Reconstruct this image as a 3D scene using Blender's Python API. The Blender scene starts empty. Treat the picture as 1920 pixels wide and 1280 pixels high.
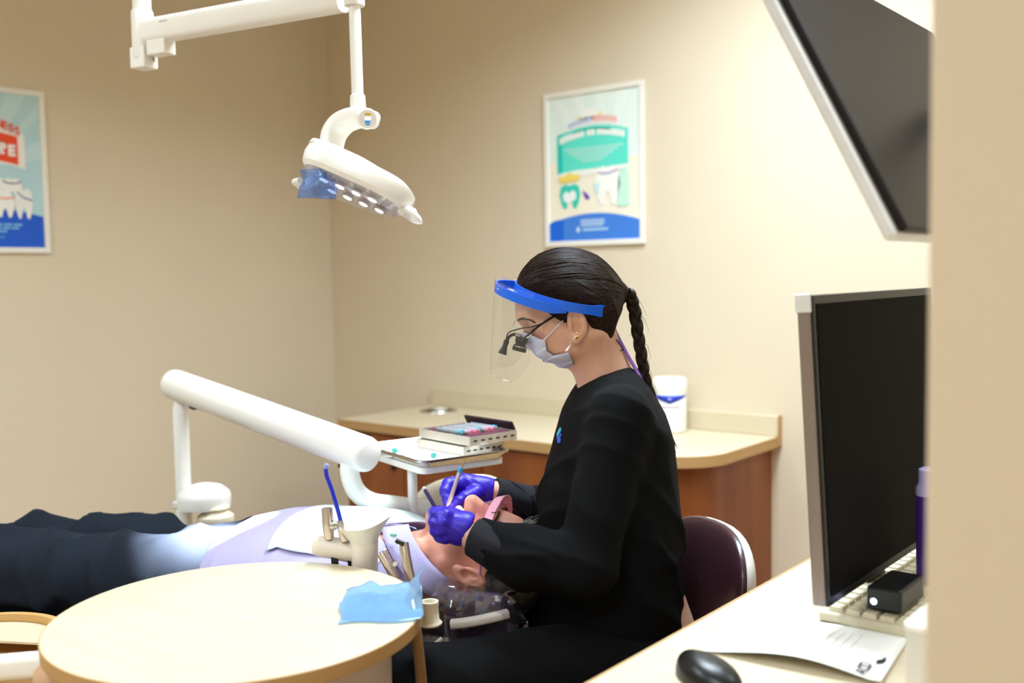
import bpy, bmesh, math, random
import numpy as np
from mathutils import Vector, Matrix

random.seed(7)
rng = np.random.default_rng(7)
SC = bpy.context.scene
COL = SC.collection
PI = math.pi

# ------------------------------------------------------------------ camera
FPX = 1910.0                       # focal length in pixels of a 1920 px wide frame
YAW, PIT, ROL = math.radians(39.18), math.radians(3.78), math.radians(-0.91)
CH = 1.30                          # lens height
_cy, _sy, _cp, _sp = math.cos(YAW), math.sin(YAW), math.cos(PIT), math.sin(PIT)
FWD = np.array([-_sy*_cp, _cy*_cp, -_sp])
RH = np.array([_cy, _sy, 0.0])     # horizontal right of the camera
FH = np.array([-_sy, _cy, 0.0])    # horizontal forward of the camera
_u = np.cross(RH, FWD)
RX = math.cos(ROL)*RH + math.sin(ROL)*_u
UP = -math.sin(ROL)*RH + math.cos(ROL)*_u
CAM = np.array([0.0, 0.0, CH])
cam_d = bpy.data.cameras.new('camera')
cam_d.sensor_width = 36.0
cam_d.lens = FPX/1920*36
cam_d.clip_start = 0.05
cam_d.dof.use_dof = True
cam_d.dof.focus_distance = 1.90
cam_d.dof.aperture_fstop = 2.4
cam = bpy.data.objects.new('camera', cam_d)
COL.objects.link(cam)
cam.matrix_world = Matrix(((RX[0], UP[0], -FWD[0], 0), (RX[1], UP[1], -FWD[1], 0), (RX[2], UP[2], -FWD[2], CH), (0, 0, 0, 1)))
SC.camera = cam

# ------------------------------------------------------------------ world, ceiling lights, exposure
wd = bpy.data.worlds.new('world'); SC.world = wd; wd.use_nodes = True
wd.node_tree.nodes['Background'].inputs[0].default_value = (1.0, 0.95, 0.88, 1)
wd.node_tree.nodes['Background'].inputs[1].default_value = 0.3
SC.view_settings.view_transform = 'Standard'
SC.view_settings.look = 'None'
SC.view_settings.gamma = 1.0
SC.view_settings.use_curve_mapping = False
SC.view_settings.exposure = 0.09
CEIL = 2.72
TROFFERS = [(-1.15, 2.0, 0.6, 1.2, 60), (0.25, 2.4, 0.6, 1.2, 14), (-2.3, -0.2, 0.6, 1.2, 38), (-0.3, -0.9, 0.6, 1.2, 34)]
for (x, y, sx, sy_, e) in TROFFERS:
    ld = bpy.data.lights.new('troffer_light', 'AREA'); ld.shape = 'RECTANGLE'
    ld.spread = math.radians(150); ld.size, ld.size_y, ld.energy, ld.color = sx-.06, sy_-.06, e, (0.74, 0.885, 1.0)
    lo = bpy.data.objects.new('troffer_light', ld); COL.objects.link(lo); lo.location = (x, y, CEIL-.03)

# ------------------------------------------------------------------ geometry helpers
def ray(px, py): return RX*(px-960)/FPX - UP*(py-640)/FPX + FWD
def W(px, py, d): return CAM + ray(px, py)*d
def onz(px, py, z): q = ray(px, py); return CAM + q*((z-CH)/q[2])
def ony(px, py, y): q = ray(px, py); return CAM + q*(y/q[1])
def onx(px, py, x): q = ray(px, py); return CAM + q*(x/q[0])
def toL(p): p = np.asarray(p, float); return np.stack([p@RH, p@FH, p[..., 2]], -1)
def toW(q): q = np.asarray(q, float); return q[..., :1]*RH + q[..., 1:2]*FH + q[..., 2:3]*np.array([0, 0, 1.0])
def Lp(px, py, d): return toL(W(px, py, d))
def mp(px, d): return px*d/FPX      # pixels at a depth, in metres

ORG = {}
def thing(name, loc, label, cat, group=None):
    o = bpy.data.objects.new(name, None); COL.objects.link(o)
    o.empty_display_size = .05
    o.location = tuple(loc); ORG[o.name] = np.array(loc, float)
    o['label'] = label; o['category'] = cat
    if group: o['group'] = group
    return o

def mesh(name, V, F, m, parent=None, smooth=True, bevel=0, seg=2, ang=35, loc=None, label=None, cat=None, group=None, kind=None, sub=0, solid=0, mats=None, fm=None):
    V = np.asarray(V, float).reshape(-1, 3)
    if parent is not None: org = ORG[parent.name]
    elif loc is not None: org = np.array(loc, float)
    else: org = np.array([(V[:, 0].min()+V[:, 0].max())/2, (V[:, 1].min()+V[:, 1].max())/2, V[:, 2].min()])
    me = bpy.data.meshes.new(name)
    if isinstance(F, np.ndarray): F = F.tolist()
    me.from_pydata((V-org).tolist(), [], F)
    for mm in (mats or [m]): me.materials.append(mm)
    if fm is not None: me.polygons.foreach_set('material_index', fm)
    me.polygons.foreach_set('use_smooth', [bool(smooth)]*len(me.polygons))
    me.update()
    if smooth and ang: me.set_sharp_from_angle(angle=math.radians(ang))
    o = bpy.data.objects.new(name, me); COL.objects.link(o)
    ORG[o.name] = org
    if parent is not None: o.parent = parent
    else: o.location = tuple(org)
    if solid:
        s = o.modifiers.new('solid', 'SOLIDIFY'); s.thickness = solid; s.offset = 0
    if bevel:
        b = o.modifiers.new('bevel', 'BEVEL'); b.width = bevel; b.segments = seg; b.limit_method = 'ANGLE'; b.angle_limit = math.radians(40)
        b.harden_normals = False
    if sub:
        s = o.modifiers.new('sub', 'SUBSURF'); s.levels = sub; s.render_levels = sub
    if label: o['label'] = label
    if cat: o['category'] = cat
    if group: o['group'] = group
    if kind: o['kind'] = kind
    return o

def join(*parts):
    V, F, n = [], [], 0
    for v, f in parts:
        v = np.asarray(v, float).reshape(-1, 3); V.append(v); F += [[i+n for i in q] for q in f]; n += len(v)
    return np.concatenate(V), F

BOXF = [[0, 3, 2, 1], [4, 5, 6, 7], [0, 1, 5, 4], [1, 2, 6, 5], [2, 3, 7, 6], [3, 0, 4, 7]]
def box(x0, x1, y0, y1, z0, z1):
    return np.array([[x0, y0, z0], [x1, y0, z0], [x1, y1, z0], [x0, y1, z0], [x0, y0, z1], [x1, y0, z1], [x1, y1, z1], [x0, y1, z1]]), BOXF
def obox(c, ex, ey, ez, hx, hy, hz):
    c = np.asarray(c, float); ex, ey, ez = [np.asarray(e, float)/np.linalg.norm(e) for e in (ex, ey, ez)]
    s = [(-1, -1, -1), (1, -1, -1), (1, 1, -1), (-1, 1, -1), (-1, -1, 1), (1, -1, 1), (1, 1, 1), (-1, 1, 1)]
    return np.array([c+ex*hx*a+ey*hy*b+ez*hz*d for a, b, d in s]), BOXF

def frames(P, up0=None):
    P = np.asarray(P, float); n = len(P)
    T = np.zeros_like(P); T[1:-1] = P[2:]-P[:-2]; T[0] = P[1]-P[0]; T[-1] = P[-1]-P[-2]
    T /= np.linalg.norm(T, axis=1)[:, None]+1e-12
    if up0 is None:
        up0 = np.array([0, 0, 1.0]) if abs(T[0, 2]) < .9 else np.array([1.0, 0, 0])
    N = np.zeros_like(P); u = np.asarray(up0, float)
    for i in range(n):
        u = u - T[i]*(u@T[i]); u = u/(np.linalg.norm(u)+1e-12); N[i] = u
    return T, N, np.cross(T, N)
def sweep(P, prof, scale=None, up0=None, caps=True, closed_prof=True):
    """sweep a 2-D profile (x along binormal, y along normal) along a path"""
    P = np.asarray(P, float); T, N, B = frames(P, up0); prof = np.asarray(prof, float); m = len(prof)
    V = []
    for i in range(len(P)):
        s = 1 if scale is None else scale[i]
        sx, sy_ = (s if np.ndim(s) else (s, s))
        V.append(P[i] + B[i]*(prof[:, :1]*sx) + N[i]*(prof[:, 1:2]*sy_))
    F = []
    for i in range(len(P)-1):
        for j in range(m if closed_prof else m-1):
            k = (j+1) % m
            F.append([i*m+j, i*m+k, (i+1)*m+k, (i+1)*m+j])
    if caps and closed_prof: F.append(list(range(m))[::-1]); F.append([(len(P)-1)*m+j for j in range(m)])
    return np.concatenate(V), F
def circ(n=16, r=1.0): return [(r*math.cos(2*PI*i/n), r*math.sin(2*PI*i/n)) for i in range(n)]
def tube(P, r, n=14, up0=None):
    P = np.asarray(P, float)
    rr = np.full(len(P), r) if np.ndim(r) == 0 else np.asarray(r, float)
    return sweep(P, circ(n), scale=list(rr), up0=up0)
def spline(P, n=8):
    P = np.asarray(P, float); Q = np.vstack([2*P[0]-P[1], P, 2*P[-1]-P[-2]]); out = []
    for i in range(1, len(Q)-2):
        for t in np.linspace(0, 1, n, endpoint=False):
            a, b, c, d = Q[i-1], Q[i], Q[i+1], Q[i+2]
            out.append(.5*((2*b)+(-a+c)*t+(2*a-5*b+4*c-d)*t*t+(-a+3*b-3*c+d)*t**3))
    out.append(P[-1]); return np.array(out)
def lathe(prof, c, axis=(0, 0, 1), n=32, caps=True):
    """prof: (radius, height) list"""
    a = np.asarray(axis, float); a = a/np.linalg.norm(a)
    e = np.array([1.0, 0, 0]) if abs(a[0]) < .8 else np.array([0, 1.0, 0])
    e = e-a*(e@a); e /= np.linalg.norm(e); g = np.cross(a, e); c = np.asarray(c, float)
    V = []; m = len(prof)
    for r, h in prof:
        for i in range(n):
            t = 2*PI*i/n; V.append(c+a*h+(e*math.cos(t)+g*math.sin(t))*r)
    F = []
    for j in range(m-1):
        for i in range(n):
            k = (i+1) % n; F.append([j*n+i, j*n+k, (j+1)*n+k, (j+1)*n+i])
    if caps: F.append(list(range(n))[::-1]); F.append([(m-1)*n+i for i in range(n)])
    return np.array(V), F
def prism(poly, ex, ey, ez, o, h):
    """polygon in plane (ex,ey) at o, extruded h along ez"""
    o, ex, ey, ez = [np.asarray(q, float) for q in (o, ex, ey, ez)]
    n = len(poly); V = [o+ex*p[0]+ey*p[1] for p in poly]+[o+ex*p[0]+ey*p[1]+ez*h for p in poly]
    F = [list(range(n))[::-1], list(range(n, 2*n))]+[[i, (i+1) % n, n+(i+1) % n, n+i] for i in range(n)]
    return np.array(V), F
def rrect(w, h, r, n=5):
    out = []
    for cx, cy, a0 in ((w/2-r, h/2-r, 0), (-w/2+r, h/2-r, 90), (-w/2+r, -h/2+r, 180), (w/2-r, -h/2+r, 270)):
        for i in range(n+1):
            t = math.radians(a0+90*i/n); out.append((cx+r*math.cos(t), cy+r*math.sin(t)))
    return out
def text_mesh(s, size, ex, ey, ez, o, h=.0008, bold=0.0, arch=None):
    cu = bpy.data.curves.new('lettering', 'FONT'); cu.body = s; cu.size = size; cu.align_x = 'CENTER'; cu.offset = bold
    to = bpy.data.objects.new('lettering', cu); COL.objects.link(to)
    dg = bpy.context.evaluated_depsgraph_get(); me = bpy.data.meshes.new_from_object(to.evaluated_get(dg))
    V = np.array([v.co[:] for v in me.vertices]); F = [list(p.vertices) for p in me.polygons]
    bpy.data.objects.remove(to); bpy.data.curves.remove(cu); bpy.data.meshes.remove(me)
    if arch: V[:, 1] -= arch*(V[:, 0])**2
    o, ex, ey, ez = [np.asarray(q, float) for q in (o, ex, ey, ez)]
    return o+V[:, :1]*ex+V[:, 1:2]*ey+ez*h, F

# ------------------------------------------------------------------ implicit surfaces (bodies, clothes, gloves)
def snet(fn, lo, hi, h):
    lo = np.array(lo, float); n = [int(math.ceil((hi[i]-lo[i])/h))+1 for i in range(3)]
    ax = [(lo[i]+h*np.arange(n[i])).astype(np.float32) for i in range(3)]
    v = np.empty(n, np.float32); st = max(1, int(400000/(n[1]*n[2])))
    for i in range(0, n[0], st):
        A, B, C = np.meshgrid(ax[0][i:i+st], ax[1], ax[2], indexing='ij'); v[i:i+st] = fn((A, B, C))
    v[0] = v[-1] = 1; v[:, 0] = v[:, -1] = 1; v[:, :, 0] = v[:, :, -1] = 1
    ins = v < 0
    cnt = np.zeros([k-1 for k in n], np.int8)
    cor = [(i, j, k) for i in (0, 1) for j in (0, 1) for k in (0, 1)]
    def sl(a, c): return a[c[0]:n[0]-1+c[0], c[1]:n[1]-1+c[1], c[2]:n[2]-1+c[2]]
    for c in cor: cnt += sl(ins, c)
    act = (cnt > 0) & (cnt < 8); idx = np.argwhere(act); ids = np.full(act.shape, -1, np.int64); ids[act] = np.arange(len(idx))
    acc = np.zeros((len(idx), 3)); num = np.zeros(len(idx)); i0, i1, i2 = idx.T
    for a in range(8):
        for b in range(a+1, 8):
            ca, cb = np.array(cor[a]), np.array(cor[b])
            if np.abs(ca-cb).sum() != 1: continue
            va = v[i0+ca[0], i1+ca[1], i2+ca[2]].astype(float); vb = v[i0+cb[0], i1+cb[1], i2+cb[2]].astype(float)
            m = (va < 0) != (vb < 0); t = np.where(m, va/np.where(m, va-vb, 1), 0)
            acc += np.where(m[:, None], ca+(cb-ca)*t[:, None], 0); num += m
    V = lo+(idx+acc/num[:, None])*h
    F = []
    for d in range(3):
        e1, e2 = [(1, 2), (2, 0), (0, 1)][d]
        s0 = [slice(1, n[k]-1) for k in range(3)]; s0[d] = slice(0, n[d]-1); s1 = list(s0); s1[d] = slice(1, n[d])
        A, B = ins[tuple(s0)], ins[tuple(s1)]
        for m, flip in ((A & ~B, False), (~A & B, True)):
            q = np.argwhere(m)
            if not len(q): continue
            o = np.array([1, 1, 1]); o[d] = 0; q = q+o
            def g(a, b):
                r = q.copy(); r[:, e1] -= a; r[:, e2] -= b; return ids[r[:, 0], r[:, 1], r[:, 2]]
            Q = np.stack([g(1, 1), g(0, 1), g(0, 0), g(1, 0)], 1); F.append(Q[:, ::-1] if flip else Q)
    return V, np.concatenate(F)
def lap(V, F, it=2, w=.5):
    e = np.concatenate([F[:, [0, 1]], F[:, [1, 2]], F[:, [2, 3]], F[:, [3, 0]]]); e = np.concatenate([e, e[:, ::-1]])
    c = np.bincount(e[:, 0], minlength=len(V))
    for _ in range(it):
        s = np.stack([np.bincount(e[:, 0], V[e[:, 1], k], minlength=len(V)) for k in range(3)], 1)
        V = V*(1-w)+w*s/c[:, None]
    return V
def rc(P, A, B, r1, r2):
    A, B = np.asarray(A, float), np.asarray(B, float); d = B-A; L2 = float(d@d)+1e-9
    x, y, z = P[0]-A[0], P[1]-A[1], P[2]-A[2]
    t = np.clip((x*d[0]+y*d[1]+z*d[2])/L2, 0, 1)
    return np.sqrt((x-t*d[0])**2+(y-t*d[1])**2+(z-t*d[2])**2)-(r1+(r2-r1)*t)
def ell(P, C, R, M=None):
    x, y, z = P[0]-C[0], P[1]-C[1], P[2]-C[2]
    if M is not None:
        x, y, z = [M[i][0]*x+M[i][1]*y+M[i][2]*z for i in range(3)]
    k0 = np.sqrt((x/R[0])**2+(y/R[1])**2+(z/R[2])**2); k1 = np.sqrt((x/R[0]**2)**2+(y/R[1]**2)**2+(z/R[2]**2)**2)+1e-9
    return k0*(k0-1)/k1
def smin(a, b, k):
    h = np.clip(.5+.5*(b-a)/k, 0, 1); return b+(a-b)*h-k*h*(1-h)
def smax(a, b, k): return -smin(-a, -b, k)
def poly2(x, y, pts):
    pts = np.asarray(pts, float); d = np.full(x.shape, 1e9, np.float32); s = np.ones(x.shape, bool); n = len(pts)
    for i in range(n):
        a, b = pts[i], pts[i-1]; e = b-a; wx, wy = x-a[0], y-a[1]
        t = np.clip((wx*e[0]+wy*e[1])/(e@e+1e-12), 0, 1)
        d = np.minimum(d, (wx-e[0]*t)**2+(wy-e[1]*t)**2)
        c = (a[1] > y) != (b[1] > y)
        xi = a[0]+(y-a[1])*(e[0]/(e[1] if abs(e[1]) > 1e-12 else 1e-12))
        s = s ^ (c & (x < xi))
    return np.where(s, 1, -1)*np.sqrt(d)
def plane(P, A, n):
    n = np.asarray(n, float); n = n/np.linalg.norm(n); return (P[0]-A[0])*n[0]+(P[1]-A[1])*n[1]+(P[2]-A[2])*n[2]
def ridge(P, k, amp, warp=(0, 0, 0), ph=0., w=1.3, p=2):
    q = k[0]*P[0]+k[1]*P[1]+k[2]*P[2]+ph+w*np.sin(warp[0]*P[0]+warp[1]*P[1]+warp[2]*P[2]+ph*1.7)
    return amp*(1-np.abs(np.sin(q)))**p
def fold(P, k, amp, warp=(0, 0, 0), ph=0., w=1.3, sf=.45):
    q = k[0]*P[0]+k[1]*P[1]+k[2]*P[2]+ph+w*np.sin(warp[0]*P[0]+warp[1]*P[1]+warp[2]*P[2]+ph*1.7)
    return amp*np.exp(-(np.sin(q)/sf)**2)
def box3(P, C, ex, ey, ez, H, r):
    x, y, z = P[0]-C[0], P[1]-C[1], P[2]-C[2]
    q = [np.abs(x*e[0]+y*e[1]+z*e[2])-(h-r) for e, h in ((ex, H[0]), (ey, H[1]), (ez, H[2]))]
    o = np.sqrt(sum(np.maximum(k, 0)**2 for k in q)); return o+np.minimum(np.maximum(np.maximum(q[0], q[1]), q[2]), 0)-r
def sdf(name, fn, lo, hi, h, m, parent, smooth_it=2, **kw):
    V, F = snet(fn, lo, hi, h); V = lap(V, F, smooth_it)
    return mesh(name, toW(V), F, m, parent, ang=0, **kw)

# ------------------------------------------------------------------ materials
def lin(h):
    h = h.lstrip('#'); o = []
    for i in (0, 2, 4):
        c = int(h[i:i+2], 16)/255; o.append(c/12.92 if c <= .04045 else ((c+.055)/1.055)**2.4)
    return (*o, 1)
def mat(name, col, rough=.5, metal=0, noise=0, nscale=(8, 8, 8), bump=0, bscale=60, coat=0, trans=0, alpha=1, emit=0, spec=.5, sheen=0, sss=0, col2=None, ior=1.45, detail=4):
    m = bpy.data.materials.new(name); m.use_nodes = True; nt = m.node_tree; b = nt.nodes['Principled BSDF']
    c = lin(col) if isinstance(col, str) else (*col, 1)
    b.inputs['Base Color'].default_value = c; b.inputs['Roughness'].default_value = rough; b.inputs['Metallic'].default_value = metal
    b.inputs['Specular IOR Level'].default_value = spec; b.inputs['IOR'].default_value = ior
    b.inputs['Coat Weight'].default_value = coat; b.inputs['Transmission Weight'].default_value = trans; b.inputs['Alpha'].default_value = alpha
    if sheen: b.inputs['Sheen Weight'].default_value = sheen; b.inputs['Sheen Roughness'].default_value = .5
    if sss:
        b.inputs['Subsurface Weight'].default_value = sss; b.inputs['Subsurface Radius'].default_value = (.012, .005, .003); b.inputs['Subsurface Scale'].default_value = .6
    if emit: b.inputs['Emission Color'].default_value = c; b.inputs['Emission Strength'].default_value = emit
    tc = nt.nodes.new('ShaderNodeTexCoord')
    if noise or col2:
        mpn = nt.nodes.new('ShaderNodeMapping'); mpn.inputs['Scale'].default_value = nscale
        nz = nt.nodes.new('ShaderNodeTexNoise'); nz.inputs['Scale'].default_value = 1; nz.inputs['Detail'].default_value = detail
        nt.links.new(tc.outputs['Object'], mpn.inputs[0]); nt.links.new(mpn.outputs[0], nz.inputs[0])
        rp = nt.nodes.new('ShaderNodeValToRGB'); rp.color_ramp.elements[0].position = .32; rp.color_ramp.elements[1].position = .68
        c2 = lin(col2) if col2 else tuple(min(1, k*(1+noise)) for k in c[:3])+(1,)
        c1 = c if col2 else tuple(k*(1-noise) for k in c[:3])+(1,)
        rp.color_ramp.elements[0].color = c1; rp.color_ramp.elements[1].color = c2
        nt.links.new(nz.outputs[0], rp.inputs[0]); nt.links.new(rp.outputs[0], b.inputs['Base Color'])
    if bump:
        nb = nt.nodes.new('ShaderNodeTexNoise'); nb.inputs['Scale'].default_value = bscale; nb.inputs['Detail'].default_value = 3
        nt.links.new(tc.outputs['Object'], nb.inputs[0]); bp = nt.nodes.new('ShaderNodeBump'); bp.inputs['Strength'].default_value = bump; bp.inputs['Distance'].default_value = .01
        nt.links.new(nb.outputs[0], bp.inputs['Height']); nt.links.new(bp.outputs[0], b.inputs['Normal'])
    return m
def clear(name, tint=(1, 1, 1), gloss=.04, rough=.05, body=None, bodyfac=0.0, ior=1.45):
    """thin clear plastic: see-through with fresnel gloss and optional milky body"""
    m = bpy.data.materials.new(name); m.use_nodes = True; nt = m.node_tree; nt.nodes.remove(nt.nodes['Principled BSDF'])
    out = nt.nodes['Material Output']; t = nt.nodes.new('ShaderNodeBsdfTransparent'); t.inputs[0].default_value = (*tint, 1)
    g = nt.nodes.new('ShaderNodeBsdfGlossy'); g.inputs['Roughness'].default_value = rough
    fr = nt.nodes.new('ShaderNodeLayerWeight'); pw = nt.nodes.new('ShaderNodeMath'); pw.operation = 'POWER'; pw.inputs[1].default_value = 4
    ml = nt.nodes.new('ShaderNodeMath'); ml.operation = 'MULTIPLY_ADD'; ml.inputs[1].default_value = gloss*6; ml.inputs[2].default_value = gloss; ml.use_clamp = True
    nt.links.new(fr.outputs['Facing'], pw.inputs[0])
    nt.links.new(pw.outputs[0], ml.inputs[0]); mx = nt.nodes.new('ShaderNodeMixShader')
    src = t
    if bodyfac:
        df = nt.nodes.new('ShaderNodeBsdfDiffuse'); df.inputs[0].default_value = lin(body) if isinstance(body, str) else (*body, 1)
        tl = nt.nodes.new('ShaderNodeBsdfTranslucent'); tl.inputs[0].default_value = df.inputs[0].default_value
        m2 = nt.nodes.new('ShaderNodeMixShader'); m2.inputs[0].default_value = .4; nt.links.new(df.outputs[0], m2.inputs[1]); nt.links.new(tl.outputs[0], m2.inputs[2])
        m1 = nt.nodes.new('ShaderNodeMixShader'); m1.inputs[0].default_value = bodyfac; nt.links.new(t.outputs[0], m1.inputs[1]); nt.links.new(m2.outputs[0], m1.inputs[2]); src = m1
    nt.links.new(ml.outputs[0], mx.inputs[0]); nt.links.new(src.outputs[0], mx.inputs[1]); nt.links.new(g.outputs[0], mx.inputs[2]); nt.links.new(mx.outputs[0], out.inputs[0])
    return m

PAINT = mat('tan_wall_paint', '#dccdb5', .85, noise=.012, nscale=(3, 3, 3), bump=.04, bscale=220)
PAINT_P = mat('partition_paint', '#d6c4aa', .85, noise=.012, nscale=(3, 3, 3), bump=.04, bscale=220)
CEILM = mat('ceiling_tile_white', '#ece8de', .9, noise=.02, nscale=(30, 30, 30))
FLOORM = mat('tan_vinyl_floor', '#a98557', .55, col2='#bd9a6a', nscale=(1.5, 14, 1))
LAM = mat('maple_laminate', '#d0c1a3', .42, col2='#d6c8ad', nscale=(3, 40, 3))
LAM_EDGE = mat('maple_edge_band', '#b08a58', .5, col2='#ba9563', nscale=(4, 4, 60))
CHERRY = mat('cherry_wood', '#733a1a', .42, col2='#8d5026', nscale=(9, 9, .9), detail=6)
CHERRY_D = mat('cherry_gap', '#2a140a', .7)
WHITE = mat('white_enamel', '#f3f1ea', .32, noise=.01, coat=.2)
WHITE2 = mat('white_plastic', '#efece4', .4, noise=.01)
CREAM = mat('cream_plastic', '#e4dac3', .45, noise=.02)
BEIGE = mat('beige_plastic', '#e0d6ca', .45, noise=.02)
BLACKP = mat('black_plastic', '#0b0b0c', .35, noise=.05)
SCREEN = mat('dark_screen', '#080808', .6, spec=.05, noise=.02)
TVBACK = mat('dark_tv_shell', '#1c1613', .42, spec=.18, noise=.05, bump=.02, bscale=300)
SILVER = mat('brushed_silver', '#e2e4e6', .4, metal=.35, noise=.03, nscale=(4, 4, 80))
STEEL = mat('steel', '#c4c2be', .22, metal=1, noise=.03)
BRONZE = mat('satin_nickel', '#cbbfb3', .22, metal=.85, noise=.04)
MAROON = mat('maroon_vinyl', '#3a2028', .3, noise=.06, coat=.25, bump=.05, bscale=180)
PLUM = mat('plum_vinyl', '#3b2c40', .4, noise=.06, coat=.15, bump=.05, bscale=180)
SCRUB = mat('black_scrub_cloth', '#090a0c', .88, noise=.10, nscale=(14, 14, 14), bump=.25, bscale=420, spec=.15)
PANTB = mat('black_trouser_cloth', '#0a0b0d', .88, noise=.10, nscale=(14, 14, 14), bump=.25, bscale=420, spec=.2)
NAVY = mat('navy_trouser_cloth', '#101824', .82, noise=.12, nscale=(12, 12, 12), bump=.2, bscale=500, spec=.25)
SHIRT = mat('lavender_shirt_cloth', '#aca4cb', .8, noise=.03, bump=.12, bscale=500)
SKIN = mat('skin', '#d6a58c', .5, noise=.06, nscale=(25, 25, 25), bump=.06, bscale=300, sss=.12)
SKIN2 = mat('ruddy_skin', '#d3917c', .48, noise=.10, nscale=(30, 30, 30), bump=.10, bscale=260, sss=.12)
HAIR = mat('dark_brown_hair', '#150d09', .45, col2='#2c1d15', nscale=(160, 160, 160), spec=.12)
GREYHAIR = mat('grey_hair', '#26211f', .55, col2='#6f6a64', nscale=(40, 40, 40), spec=.25)
GLOVE = mat('violet_nitrile', '#2d13aa', .42, noise=.08, nscale=(20, 20, 20), bump=.12, bscale=120)
MASKM = mat('pale_lilac_mask', '#c8cbe0', .8, noise=.02, bump=.1, bscale=600)
LOOP = mat('white_elastic', '#e6e3e4', .7, noise=.02)
BLUE = mat('bright_blue_plastic', '#0a62e0', .35, noise=.02, coat=.1)
DKBLUE = mat('deep_blue_tube', '#1426b0', .3, noise=.02, coat=.2)
PURPLE = mat('purple_strap', '#7a4f97', .6, noise=.06)
VISOR = clear('clear_visor', (.985, .99, .99), .05, .03, body=(.9, .9, .88), bodyfac=.004)
WRAP = clear('clear_wrap', (.97, .96, .98), .16, .06, body=(.8, .78, .84), bodyfac=.015)
FILM = clear('blue_film', (.70, .87, 1.0), .09, .15, body='#a3d3fb', bodyfac=.42)
FILM2 = clear('deep_blue_film', (.68, .81, 1.0), .06, .2, body='#79a8f0', bodyfac=.28)
LENSM = clear('clear_lens', (.97, .97, 1), .10, .05, body=(.85, .83, .86), bodyfac=.10)
PINK = mat('pink_plastic', '#dd9bb4', .35, noise=.02, coat=.2)
PINKCLEAR = clear('pink_lens', (1.0, .90, .92), .05, .05, body='#efb9c4', bodyfac=.10)
BIB = mat('paper_bib', '#dcecef', .8, noise=.02)
PAPER = mat('white_paper', '#f4f3ee', .8, noise=.01)
INK = mat('black_ink', '#1c1c20', .7, noise=.02)
# ================================================================== the room
YB, XL, XR, YF = 3.155, -3.645, 1.0, -1.9
def struct(name, vf, m, label=None, **kw):
    return mesh(name, vf[0], vf[1], m, smooth=False, kind='structure', label=label, **kw)
struct('floor', box(XL-.1, XR+.1, YF-.1, YB+.1, -.1, 0), FLOORM, 'tan vinyl plank floor')
struct('ceiling', box(XL-.1, XR+.1, YF-.1, YB+.1, CEIL, CEIL+.1), CEILM, 'off white ceiling above the treatment room')
struct('wall_back', box(XL-.1, XR+.1, YB, YB+.1, 0, CEIL), PAINT, 'tan painted wall behind the cherry cabinet')
struct('wall_left', box(XL-.1, XL, YF, YB, 0, CEIL), PAINT, 'tan painted wall with the red and blue poster')
struct('wall_right', box(XR, XR+.1, YF, YB, 0, CEIL), PAINT, 'tan painted wall behind the desk')
struct('wall_front', box(XL, XR, YF-.1, YF, 0, CEIL), PAINT, 'tan painted wall behind the viewer')
XP = ony(1738, 640, .85)[0]
struct('wall_near', box(XP, XR, .85, .96, 0, CEIL), PAINT_P, 'plain tan partition wall at the right edge', bevel=.004)
struct('baseboard_back', box(XL, XR, YB-.012, YB, 0, .1), mat('brown_base', '#6a4a30', .6, noise=.05), 'brown base strip')
struct('baseboard_left', box(XL, XL+.012, YF, YB-.012, 0, .1), bpy.data.materials['brown_base'], 'brown base strip')
DIFF = mat('light_diffuser', '#fffaf0', .5, emit=2)
tl = ['above the dental chair', 'nearest the desk', 'over the foot of the dental chair', 'over the hallway behind the partition']
for i, (x, y, sx, sy_, e) in enumerate(TROFFERS):
    t = thing('ceiling_light', (x, y, CEIL-.022), 'white recessed ceiling light '+tl[i], 'light', 'ceiling lights')
    hx, hy = sx/2, sy_/2
    fr = join(box(x-hx, x-hx+.03, y-hy, y+hy, CEIL-.022, CEIL), box(x+hx-.03, x+hx, y-hy, y+hy, CEIL-.022, CEIL),
              box(x-hx+.03, x+hx-.03, y-hy, y-hy+.03, CEIL-.022, CEIL), box(x-hx+.03, x+hx-.03, y+hy-.03, y+hy, CEIL-.022, CEIL))
    mesh('frame', *fr, WHITE2, t, smooth=False)
    mesh('diffuser', *box(x-hx+.03, x+hx-.03, y-hy+.03, y+hy-.03, CEIL-.010, CEIL-.002), DIFF, t, smooth=False)

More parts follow.
